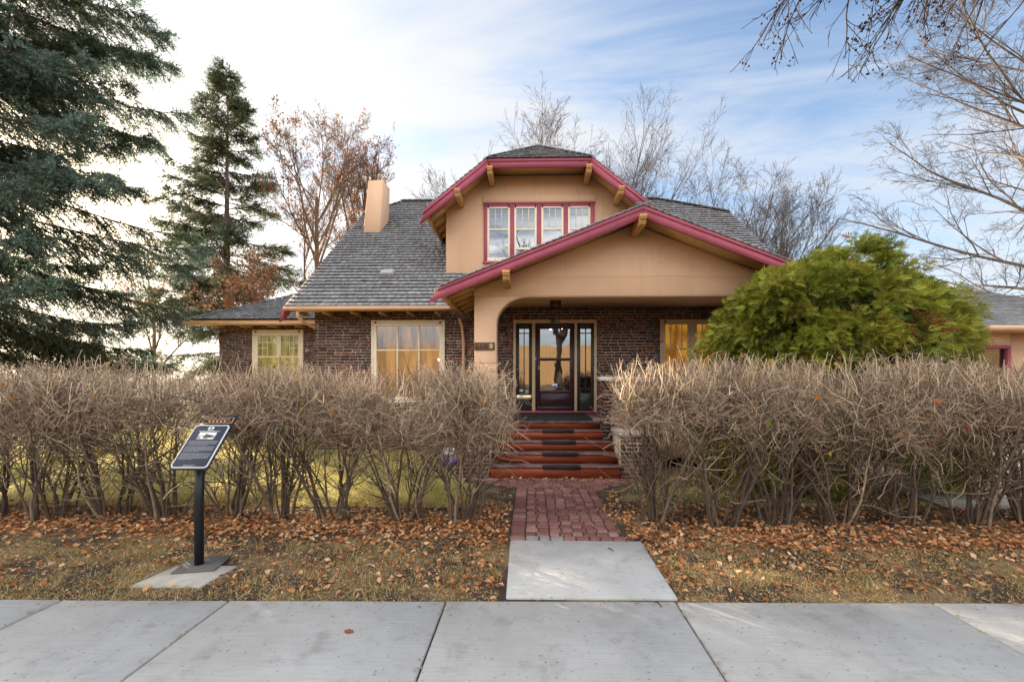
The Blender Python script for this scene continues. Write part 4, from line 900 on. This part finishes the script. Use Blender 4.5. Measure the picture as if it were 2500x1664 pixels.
for s_, e_, z in (((3.9, .9, 6.9), (2.65, 3.5, 4.88), .7), ((3.9, .9, 6.9), (3.20, 3.5, 4.85), .5), ((3.9, .9, 6.9), (3.85, 3.6, 4.95), .4), ((3.5, .1, 6.7), (4.5, 3.5, 5.1), .5), ((3.9, .9, 6.9), (2.4, 3.7, 5.05), .6)):
    t = np.linspace(0, 1, 9)[:, None]; p = np.array(s_)*(1-t)+np.array(e_)*t+np.array([0, 0, 1])*z*np.sin(math.pi*t*.9)*.5+rng.normal(0, .03, (9, 3)); limbs.append(p)
P1 = np.array(limbs); R1 = np.linspace(.035, .012, 9)[None].repeat(len(P1), 0); mb.tubes(P1, R1, 6, .3)
P2, R2 = spawn(P1, R1, 15, rng, (.40, 1), (12, 50), (.55, 1.0), 7, -.10, .10, .62, .4, .1, True, bias=(-.40, .0, -.28)); mb.tubes(P2, R2, 5, .4)
P3, R3 = spawn(P2, R2, 9, rng, (.1, 1), (18, 50), (.15, .38), 5, -.03, .13, .7, .5, .2, True); R3 = np.maximum(R3, .0028); mb.tubes(P3, R3, 4, .5)
P4, R4 = spawn(P3, R3, 2, rng, (.2, 1), (25, 60), (.05, .12), 3, .05, .15, .7, .6, 0, True); R4 = np.maximum(R4, .0022); mb.tubes(P4, R4, 3, .7)
mb.build('trunk', M['darkbark'], Tn)
mb = MB(); ends = np.concatenate([P4[:, -1], P3[:, -1]]); ends = ends[rng.random(len(ends)) < .16]
for e_ in ends:
    for _ in range(rng.integers(2, 7)): mb.ball(e_+rng.normal(0, .022, 3), rng.uniform(.006, .012), float(rng.random()), 5, 4)
mb.build('seed_clusters', M['darkbark'], Tn)['kind'] = 'stuff'
mb = MB(); sel = rng.integers(0, len(P3), 9); leaves(mb, P3[sel, -1], rng.uniform(.04, .07, 9), rng, rng.uniform(0, .4, 9), 1.2); mb.build('clinging_leaves', M['hangleaf'], Tn)['kind'] = 'stuff'

# round evergreen in front of the porch
rng = np.random.default_rng(71)
cc = np.array([4.82, 6.85, 1.35]); cr = np.array([1.84, 1.0, 2.20])
root = thing('cedar_bush', 'large rounded green cedar bush with a few brown sprays in front of the porch', 'bush', (cc[0], cc[1], 0))
K = 300; kk = np.arange(K)+.5; ph_ = kk*2.39996; uz = 1-1.42*kk/K; u = np.stack([np.cos(ph_)*np.sqrt(1-uz**2), np.sin(ph_)*np.sqrt(1-uz**2), uz], 1); u = nrm(u+.06*rng.normal(size=(K, 3))); lob = 1+.08*np.sin(u[:, 0]*5+1)*np.cos(u[:, 2]*6)+rng.normal(0, .065, K)
us = np.sign(u)*np.abs(u)**np.array([.86, .9, .78]); cen = cc+us*cr*lob[:, None]*.86; cen[:, 2] = np.maximum(cen[:, 2], .25); crd = rng.uniform(.20, .46, K); cb = rng.normal(.55, .20, K)
brown = np.where((np.abs(cen[:, 0]-5.4) < .45) & (cen[:, 1] < 6.4) & (np.abs(cen[:, 2]-2.35) < .25))[0][:2]
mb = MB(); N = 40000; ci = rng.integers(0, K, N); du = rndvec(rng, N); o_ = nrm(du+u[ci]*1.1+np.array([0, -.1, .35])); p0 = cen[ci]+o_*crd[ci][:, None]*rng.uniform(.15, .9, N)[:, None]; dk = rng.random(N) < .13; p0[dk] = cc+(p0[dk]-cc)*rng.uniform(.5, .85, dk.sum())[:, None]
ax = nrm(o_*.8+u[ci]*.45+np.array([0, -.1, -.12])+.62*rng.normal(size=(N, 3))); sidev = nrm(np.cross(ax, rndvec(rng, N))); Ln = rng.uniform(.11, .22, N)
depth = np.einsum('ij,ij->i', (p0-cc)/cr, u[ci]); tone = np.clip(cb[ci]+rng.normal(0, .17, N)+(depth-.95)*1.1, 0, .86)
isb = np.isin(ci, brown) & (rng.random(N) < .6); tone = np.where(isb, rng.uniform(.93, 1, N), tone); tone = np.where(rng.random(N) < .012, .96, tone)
dr_ = np.array([0, 0, -1.])
for k, (t, sd, ln_) in enumerate([(0, 0, 1.0)]+[(tt_, s_, .46*(1-tt_*.55)) for tt_ in (.18, .36, .54, .72) for s_ in (-1, 1)]):
    b_ = p0+ax*(Ln*t)[:, None]+dr_*(Ln*t*t*.42)[:, None]; d_ = nrm(ax+sidev*sd*.95+dr_*.25*t) if sd else nrm(ax+dr_*.18)
    ln2 = Ln*ln_*rng.uniform(.8, 1.15, N); wv = nrm(np.cross(d_, np.cross(ax, sidev)))*(ln2*(.05 if sd == 0 else .105))[:, None]
    e_ = b_+d_*ln2[:, None]+dr_*(ln2*.12)[:, None]; m_ = (b_+e_)/2
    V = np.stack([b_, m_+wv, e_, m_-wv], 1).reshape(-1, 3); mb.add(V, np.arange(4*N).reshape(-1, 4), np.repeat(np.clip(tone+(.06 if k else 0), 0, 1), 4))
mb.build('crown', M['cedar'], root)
mb = MB(); st_ = []
for k in range(12):
    e_ = cen[rng.integers(0, K)]; b_ = cc*[1, 1, 0]+[rng.normal(0, .25), rng.normal(0, .15), 0]; t = np.linspace(0, 1, 6)[:, None]; st_.append(b_*(1-t)+(cc+(e_-cc)*.8)*t+[0, 0, .3]*np.sin(t*3))
mb.tubes(np.array(st_), np.linspace(.05, .015, 6)[None].repeat(12, 0), 6, .3); mb.build('trunk', M['bark'], root)

# the clipped, leafless hedge: one shrub after another
def make_shrub(name, seed, top=1.79, half=.50, label=''):
    rng = np.random.default_rng(seed); root = thing(name, label, 'shrub', (0, 0, 0)); mb = MB(); B = 13
    a = rng.uniform(0, 2*math.pi, B); rr = rng.uniform(.02, .15, B); P = np.empty((B, 7, 3)); P[:, 0] = np.stack([np.cos(a)*rr*1.3, np.sin(a)*rr, np.full(B, -.03)], 1)
    el = np.radians(rng.uniform(3, 30, B)); d = np.stack([np.cos(a)*np.sin(el), .7*np.sin(a)*np.sin(el), np.cos(el)], 1); ln = rng.uniform(1.05, 1.65, B)
    for j in range(1, 7): d = nrm(d+.13*rng.normal(size=(B, 3))+np.array([0, 0, .03])); P[:, j] = P[:, j-1]+d*(ln/6)[:, None]
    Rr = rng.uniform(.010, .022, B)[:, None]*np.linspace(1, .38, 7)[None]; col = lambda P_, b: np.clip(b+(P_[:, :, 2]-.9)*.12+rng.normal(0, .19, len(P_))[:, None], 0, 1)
    mb.tubes(P, Rr, 6, col(P, .14))
    inb = lambda p, t: (p[:, 2] > .22); thr = rng.uniform(.55, .92)
    P1, R1 = spawn(P, Rr, 8, rng, (.2, .97), (22, 62), (.4, .85), 6, .05, .17, .58, .4, .35, True, inb); mb.tubes(P1, R1, 4, col(P1, .25))
    hi = lambda p, t: (p[:, 2] > thr+.35*rng.random(len(p)))
    P2, R2 = spawn(P1, R1, 13, rng, (.1, 1), (25, 80), (.22, .55), 5, .0, .24, .65, .5, .2, True, hi)
    P3, R3 = spawn(P2, R2, 7, rng, (.1, 1), (25, 80), (.10, .32), 4, .02, .24, .75, .6, .2, True, hi)
    # shoots that the shears left standing on top
    k = 260; bx = rng.uniform(-half, half, k); by = rng.uniform(-.42, .42, k); P4 = np.empty((k, 4, 3)); P4[:, 0] = np.stack([bx, by, rng.uniform(top-.42, top-.12, k)], 1); d = nrm(np.stack([rng.normal(0, .35, k), rng.normal(0, .35, k), np.ones(k)], 1)); l4 = rng.uniform(.12, .34, k)
    for j in range(1, 4): d = nrm(d+.12*rng.normal(size=(k, 3))); P4[:, j] = P4[:, j-1]+d*(l4/3)[:, None]
    R4 = rng.uniform(.0026, .0048, k)[:, None]*np.array([1, .9, .8, .7])[None]
    def clip(Pc, Rc, jit=.06):
        zt = top+rng.normal(0, jit, len(Pc)); x, y, z = Pc[:, -1, 0], Pc[:, -1, 1], Pc[:, -1, 2]
        s_ = (z < zt) & (np.abs(y) < .50+rng.normal(0, .05, len(Pc))) & (np.abs(x) < half+.16+rng.normal(0, .08, len(Pc))) & (z > .12); return Pc[s_], Rc[s_]
    P2, R2 = clip(P2, R2); P3, R3 = clip(P3, R3); P4, R4 = clip(P4, R4, .09)
    R2 = np.maximum(R2, .0030); R3 = np.maximum(R3, .0020)
    mb.tubes(P2, R2, 3, col(P2, .40)); mb.tubes(P3, R3, 3, col(P3, .56)); mb.tubes(P4, R4, 3, col(P4, .66))
    # long arching whips
    P5, R5 = spawn(P, Rr, 5, rng, (.1, .9), (35, 95), (.35, 1.0), 8, -.03, .24, .35, .5, 0, True, inb); s5 = (np.abs(P5[:, -1, 1]) < .55) & (P5[:, -1, 2] < top+.05) & (P5[:, -1, 2] > .1) & (np.abs(P5[:, -1, 0]) < half+.3); P5, R5 = P5[s5], np.clip(R5[s5], .0032, .0055); mb.tubes(P5, R5, 4, col(P5, .55))
    mb.build('branches', M['hedge'], root)
    mb = MB(); q = np.concatenate([P2[:, -1], P3[:, -1], P4[:, -1]]); q = q[rng.choice(len(q), 34)]; q = q[q[:, 2] > .5]
    c = rng.random(len(q))*.88; c[rng.random(len(q)) < .05] = 1.0
    leaves(mb, q, rng.uniform(.025, .065, len(q)), rng, c, 1.3, .4); mb.build('clinging_leaves', M['hangleaf'], root)['kind'] = 'stuff'
    return root
protos = [make_shrub('hedge_shrub', 100+k) for k in range(6)]
ordw = ['first', 'second', 'third', 'fourth', 'fifth', 'sixth', 'seventh', 'eighth', 'ninth', 'tenth', 'eleventh', 'twelfth']
plan = []
for k in range(10):
    lab = {0: 'end shrub of the bare hedge touching the left edge of the brick path', 4: 'bare hedge shrub just right of the black sign post', 5: 'bare hedge shrub just left of the black sign post'}.get(k, ordw[k]+' leafless hedge shrub counted leftward from the brick path')
    plan.append((-.86-.70*k, 4.98, lab, 'clipped bare shrubs of the left hedge', 1.045 if k in (4, 5, 6, 7) else 1.0))
for k in range(8):
    lab = {0: 'end shrub of the bare hedge at the right side of the brick path'}.get(k, ordw[k]+' leafless hedge shrub counted rightward from the brick path')
    plan.append((1.42+.72*k, 4.98, lab, 'clipped bare shrubs of the right hedge', 1.055))
rng = np.random.default_rng(9)
for i, (x, y, lab, grp, sc) in enumerate(plan):
    pr_ = protos[(i*5+i//6) % 6] if i >= 6 else protos[i]
    loc = (x+rng.uniform(-.07, .07), y+rng.uniform(-.07, .07), 0); rz = rng.choice([0, math.pi])+rng.uniform(-.25, .25); mir = rng.choice([-1, 1])
    s3 = (mir*rng.uniform(.95, 1.05), 1, sc*rng.uniform(.965, 1.035))
    if i < 6: o = pr_; o.location = loc; o.rotation_euler = (0, 0, rz); o.scale = s3; o['label'] = lab
    else: o = dup(pr_, loc, rz, lab, s3)
    o['group'] = grp

# ------------------------------------------------------------------ leaves, grass and straw on the ground
rng = np.random.default_rng(81)
def scatter(n, f, x=(-7.2, 8.2), y=(3.0, 6.4)):
    p = np.stack([rng.uniform(*x, n), rng.uniform(*y, n)], 1); return p[rng.random(n) < f(p[:, 0], p[:, 1])]
fz = lambda x, y: .5+.5*np.sin(x*2.3+1.7*np.sin(y*1.9))*np.sin(y*3.1+x*.8)
onpath = lambda x, y: ((x > bx0-.03) & (x < bx1-.12-.12*np.sin(y*5)) & (y < 6.4)) | ((y > 6.3) & (np.abs(x-cxp) < 1.0+.5*(y > 6.7)))
onpad = lambda x, y: (x > -3.24) & (x < -2.63) & (y < 3.73) & (y > 3.34) | ((np.abs(x+2.94) < .19) & (y < 3.88) & (y > 3.5))
onwalk = lambda x, y: (x > cl0[0]-.005) & (y < cl1[1]+.02) & (x < cr0[0]-.01+(cr1[0]-cr0[0])*(y-3.2)/1.2)
def dens(x, y):
    r_ = x > .5; c = np.where(r_, 4.45, 4.75); wd = np.where(r_, .42, .45); b = np.exp(-((y-c)/wd)**2)
    v = np.clip((y-edge_y(x))/.3, 0, 1)*(.17+.28*fz(x, y)); edge = np.exp(-((x-(bx0-.2))/.25)**2)*.35*(y < 5.6)+np.exp(-((x-(bx1+.02))/.22)**2)*.35*(y < 6.2)
    d_ = np.where(y < 5.6, np.maximum(b, v), b*.5+.035)+edge; d_ = np.where((~r_) & (x > -6.2) & (x < -4.6) & (y < 4.4), d_*.5, d_)
    return np.where(onpath(x, y), .006, np.where(onpad(x, y), .0, d_))*(y > edge_y(x)+.02)*(~onwalk(x, y))
p = scatter(60000, dens); n = len(p)
mb = MB(); leaves(mb, np.column_stack([p, rng.uniform(.006, .035, n)]), np.where(rng.random(n) < np.where(p[:, 1] < 4.2, .65, .35), rng.uniform(.012, .03, n), rng.uniform(.028, .07, n)), rng, np.clip(rng.beta(1.5, 1.3, n), 0, 1), .38, .22)
q = np.column_stack([rng.uniform(cxp-.95, cxp+.95, 60), 6.96-np.abs(rng.normal(0, .07, 60)), np.full(60, .028)]); leaves(mb, q, rng.uniform(.03, .07, 60), rng, rng.uniform(.2, 1, 60), .3)
tag(mb.build('leaf_litter', M['leaf']), 'orange brown fallen leaves lying under the bare hedge', 'leaves', None, 'stuff')
def blades(mb, p, h, wd, rng, lean=.55):
    n = len(p); a = rng.uniform(0, 2*math.pi, n); d = np.stack([rng.normal(0, lean, n), rng.normal(0, lean, n), np.ones(n)], 1); d = nrm(d)
    s_ = np.stack([np.cos(a), np.sin(a), np.zeros(n)], 1)*wd/2; b = np.column_stack([p, np.zeros(n)]); m_ = b+d*(h*.6)[:, None]; t = b+nrm(d+np.stack([rng.normal(0, .5, n), rng.normal(0, .5, n), -.2*np.ones(n)], 1))*h[:, None]
    V = np.stack([b-s_, b+s_, m_+s_*.7, m_-s_*.7, t], 1).reshape(-1, 3); i = np.arange(n)[:, None]*5; r_ = np.repeat(rng.uniform(0, 1, n), 5); b0 = mb.n
    mb.add(V, i+np.array([[0, 1, 2, 3]]), r_); mb.f.setdefault(3, []).append(i+b0+np.array([[3, 2, 4]]))
free = lambda x, y: (~onpath(x, y)) & (~onpad(x, y)) & (y > edge_y(x)+.01) & ~onwalk(x, y)
mb = MB()
p = scatter(90000, lambda x, y: free(x, y)*np.clip(fz(x*1.1+2, y*1.2)*1.3-.25+.5*np.exp(-((y-3.32)/.12)**2), 0, 1)*(.9-.75*(y > 4.3))); blades(mb, p, rng.uniform(.015, .055, len(p)), .0045, rng, .9)
cx_ = scatter(2300, lambda x, y: free(x, y)*(y < 4.2)); cx_ = np.repeat(cx_, 40, 0)+rng.normal(0, .045, (len(cx_)*40, 2)); cx_ = cx_[free(cx_[:, 0], cx_[:, 1])]; blades(mb, cx_, rng.uniform(.025, .075, len(cx_)), .004, rng, .8)
tag(mb.build('grass', M['grass']), 'dry matted grass on the strip beside the pavement', 'grass', None, 'stuff')
mb = MB(); n = 70000; p = np.column_stack([rng.uniform(-13, -.7, n), rng.uniform(5.5, 13, n)**1.0]); p = p[~((p[:, 1] > 9.6) & (p[:, 0] > -5.1)) & ~((p[:, 1] > 11.6) & (p[:, 0] > -8.8)) & ~onpath(p[:, 0], p[:, 1])]
blades(mb, p, rng.uniform(.03, .075, len(p)), .010, rng, .6)
p = np.column_stack([rng.uniform(1.5, 5.3, 9000), rng.uniform(5.6, 7.7, 9000)]); p = p[~onpath(p[:, 0], p[:, 1])]; blades(mb, p, rng.uniform(.02, .06, len(p)), .008, rng, .6)
tag(mb.build('grass', M['lawngrass']), 'yellow green lawn grass seen between the hedge stems', 'grass', None, 'stuff')
mb = MB(); p = scatter(52000, lambda x, y: free(x, y)*np.clip(1.2-(y-3.2)*.5, .15, 1))
pe_ = np.column_stack([rng.uniform(-7, 8, 500), np.zeros(500)]); pe_[:, 1] = edge_y(pe_[:, 0])-np.abs(rng.normal(0, .05, 500)); jn = np.array(jx)[rng.integers(3, 10, 220)]; pj = np.column_stack([jn+rng.normal(0, .012, 220), rng.uniform(2.0, 3.2, 220)])
p = np.concatenate([p, pe_, pj]); n = len(p); a = rng.uniform(0, 2*math.pi, n); u_ = np.stack([np.cos(a), np.sin(a), rng.normal(0, .12, n)], 1); l_ = rng.uniform(.012, .045, n)[:, None]; wv = np.stack([-np.sin(a), np.cos(a), np.zeros(n)], 1)*rng.uniform(.002, .006, n)[:, None]; b_ = np.column_stack([p, rng.uniform(.004, .016, n)+np.where(p[:, 1] < edge_y(p[:, 0]), .02, 0)])
mb.add(np.stack([b_, b_+u_*l_*.5+wv, b_+u_*l_, b_+u_*l_*.5-wv], 1).reshape(-1, 3), np.arange(4*n).reshape(-1, 4), np.repeat(rng.random(n), 4)); tag(mb.build('straw', M['needle']), 'fine straw and leaf scraps scattered along the pavement edge', 'straw', None, 'stuff')
def one_leaf(px, py, s_, lab, r_):
    c = gnd(px, py, .024); mb = MB(); leaves(mb, c[None], np.array([s_]), np.random.default_rng(int(px)), np.array([r_]), .12, .16); tag(mb.build('fallen_leaf', M['leaf'], loc=c), lab, 'leaf', 'single leaves on the concrete')
one_leaf(792/.9424, 1449/.9424, .075, 'curled brown leaf lying alone on the wide pavement slab', .15)
one_leaf(1548/.9424, 1251/.9424, .06, 'tan leaf at the top right of the short concrete walk', .55)
for px, py, lab in ((1492, 1340, 'dark crooked twig on the short concrete walk'), (1607, 1471, 'small dark twig on the pavement below the concrete walk')):
    c = gnd(px, py, .026); mb = MB(); mb.tube([c+np.array(v) for v in ((-.03, .02, 0), (-.005, .015, .004), (.005, -.02, .003), (.012, -.05, 0))], [.004, .005, .004, .002], 5); tag(mb.build('twig', M['rust'], loc=c), lab, 'twig', 'twigs on the concrete')

# ------------------------------------------------------------------ the sign, the stake, the yard sign
c0 = np.array([-2.955, 3.70, 0])
mb = MB(); mb.ext([(-3.24, 3.33, -.04), (-2.66, 3.34, -.04), (-2.62, 3.72, -.04), (-3.16, 3.70, -.04)], (0, 0, .055))
tag(mb.build('concrete_pad', M['oldconcrete'], bevel=.012, loc=(-2.96, 3.65, 0)), 'small rectangular concrete pad under the black sign post', 'concrete pad')
S = thing('plaque_sign', 'slanted dark blue plaque on a black post behind the pavement', 'sign', c0)
mb = MB(); mb.box(-.17, .17, -.16, .15, .016, .030)
v = mb.v[0]; a = R(12); v[:, :2] = v[:, :2]@np.array([[math.cos(a), math.sin(a)], [-math.sin(a), math.cos(a)]]); v += np.array([c0[0]+.02, c0[1]+.02, 0]); mb.build('base_plate', M['greymetal'], S, bevel=.003)
MB().tube([(c0[0], c0[1], .03), (c0[0], c0[1], .6), (c0[0]+.01, c0[1], 1.012)], .036, 14).build('post', M['blackmetal'], S, smooth=True)
# plaque plane: u along X, v up the slope
pb, pt = np.array([-2.935, 3.55, .905]), np.array([-2.935, 3.93, 1.335]); vv = nrm(pt-pb); Lp = np.linalg.norm(pt-pb); uu = np.array([1., 0, 0]); nn = np.cross(uu, vv)
def pp(u, v, n=0): return pb+uu*u+vv*v+nn*n
def plate(u0, u1, v0, v1, n0, n1, mb=None, ch=0):
    mb = mb or MB()
    q = [(u0, v0), (u1, v0), (u1, v1), (u0, v1)] if not ch else [(u0+ch, v0), (u1-ch, v0), (u1, v0+ch), (u1, v1-ch), (u1-ch, v1), (u0+ch, v1), (u0, v1-ch), (u0, v0+ch)]
    return mb.ext([pp(u, v, n0) for u, v in q], nn*(n1-n0))
plate(-.168, .168, 0, Lp, -.016, .0).build('backing_plate', M['blackmetal'], S, bevel=.003)
pnl = plate(-.160, .160, .012, .455, .0005, .010, None, .02).build('panel', M['white'], S)
plate(-.151, .151, .021, .446, .0101, .0112, None, .016).build('panel_face', M['slate'], pnl)
rotp = Vector(uu).to_track_quat('X', 'Y'); import mathutils
rotm = mathutils.Matrix((uu, vv, nn)).transposed().to_euler()
# header: a copper outlined board with a small gable
hd = [(-.158, .478), (.158, .478), (.158, .542), (.030, .542), (.0, .568), (-.030, .542), (-.158, .542)]
mb = MB(); mb.ext([pp(u, v, .0005) for u, v in hd], nn*.010); hdr = mb.build('header', M['coppertrim'], S)
hi_ = [(-.153, .483), (.153, .483), (.153, .537), (.027, .537), (.0, .561), (-.027, .537), (-.153, .537)]
mb = MB(); mb.ext([pp(u, v, .0106) for u, v in hi_], nn*.001); mb.build('header_face', M['matteblack'], hdr)
textobj('lettering', 'Municipal Historic Resource', .0225, pp(0, .525, .0126), rotm, M['coppertrim'], hdr, .0004)
mb = MB(); plate(-.14, .14, .5085, .5105, .0118, .0126, mb)
for k in range(5): plate(-.065+k*.036, -.045+k*.036, .488, .503, .0118, .0126, mb)
plate(-.125, -.115, .488, .5, .0118, .0126, mb); plate(.115, .145, .492, .496, .0118, .0126, mb); mb.build('ornament', M['coppertrim'], hdr)
mb = MB(); plate(-.026, .026, .395, .437, .0113, .0119, mb, .009); crest = mb.build('crest', M['white'], pnl)
mb = MB(); plate(-.018, .018, .402, .412, .012, .0124, mb); plate(-.012, .012, .417, .431, .012, .0124, mb, .004); mb.build('crest_shield', M['slate'], crest)
textobj('lettering', 'WILLIAM STEWART RESIDENCE', .0135, pp(0, .384, .0116), rotm, M['white'], pnl, .0003)
mb = MB(); plate(-.080, .080, .297, .374, .0113, .0119, mb); ph = mb.build('photo', M['ventmetal'], pnl)
mb = MB(); plate(-.079, .079, .338, .373, .0120, .0123, mb); plate(-.05, -.02, .305, .325, .0120, .0123, mb); plate(.02, .07, .302, .318, .0120, .0123, mb); mb.build('photo_sky', M['white'], ph)
mb = MB(); mb.ext([pp(u, v, .0124) for u, v in ((-.03, .315), (.05, .315), (.062, .338), (.0, .352), (-.012, .362), (-.02, .345))], nn*.0003); mb.build('photo_house', M['greymetal'], ph)
# body text too small to read in the photograph: word-length dashes in three paragraphs
mb = MB(); v_ = .283
for nl_, last in ((5, .75), (6, .55), (7, .45)):
    for k in range(nl_):
        u_, ue = -.132, .132 if k < nl_-1 else -.132+.264*last
        while u_ < ue-.004:
            w_ = min(rng.uniform(.006, .022), ue-u_); plate(u_, u_+w_, v_-.0038, v_, .0113, .0117, mb); u_ += w_+.0035
        v_ -= .0098
    v_ -= .010
for k in (0, 1): plate(-.055, .06-.02*k, .034-.007*k, .0375-.007*k, .0113, .0117, mb)
mb.build('body_text', M['textgrey'], pnl)['kind'] = 'stuff'
c = gnd(1222, 1289); mb = MB(); mb.tube([c, c+[.004, 0, .33]], .008, 8); mb.tube([c+[.004, 0, .33], c+[.004, 0, .338]], .012, 8); tag(mb.build('metal_stake', M['rust'], loc=c), 'thin rusty iron stake standing left of the brick path', 'stake')
c = at(1096, 1100, 6.2); Y_ = thing('yard_sign', 'small white and purple security sign on a white stake behind the left hedge', 'sign', (c[0], 6.2, 0))
mb = MB(); mb.xz([(c[0]-.12, .42), (c[0], .30), (c[0]+.12, .42), (c[0]+.12, .66), (c[0]-.12, .66)], 6.19, 6.205); sg = mb.build('panel', M['blackmetal'], Y_)
mb = MB(); mb.xz([(c[0]-.11, .50), (c[0]+.11, .50), (c[0]+.11, .65), (c[0]-.11, .65)], 6.185, 6.1899); mb.build('panel_top', M['white'], sg)
mb = MB(); mb.xz([(c[0]-.11, .425), (c[0], .315), (c[0]+.11, .425), (c[0]+.11, .4999), (c[0]-.11, .4999)], 6.185, 6.1899); mb.build('panel_bottom', M['purple'], sg)
mb = MB(); mb.box(c[0]-.012, c[0]+.012, 6.206, 6.22, -.02, .55); mb.build('stake', M['white'], Y_)
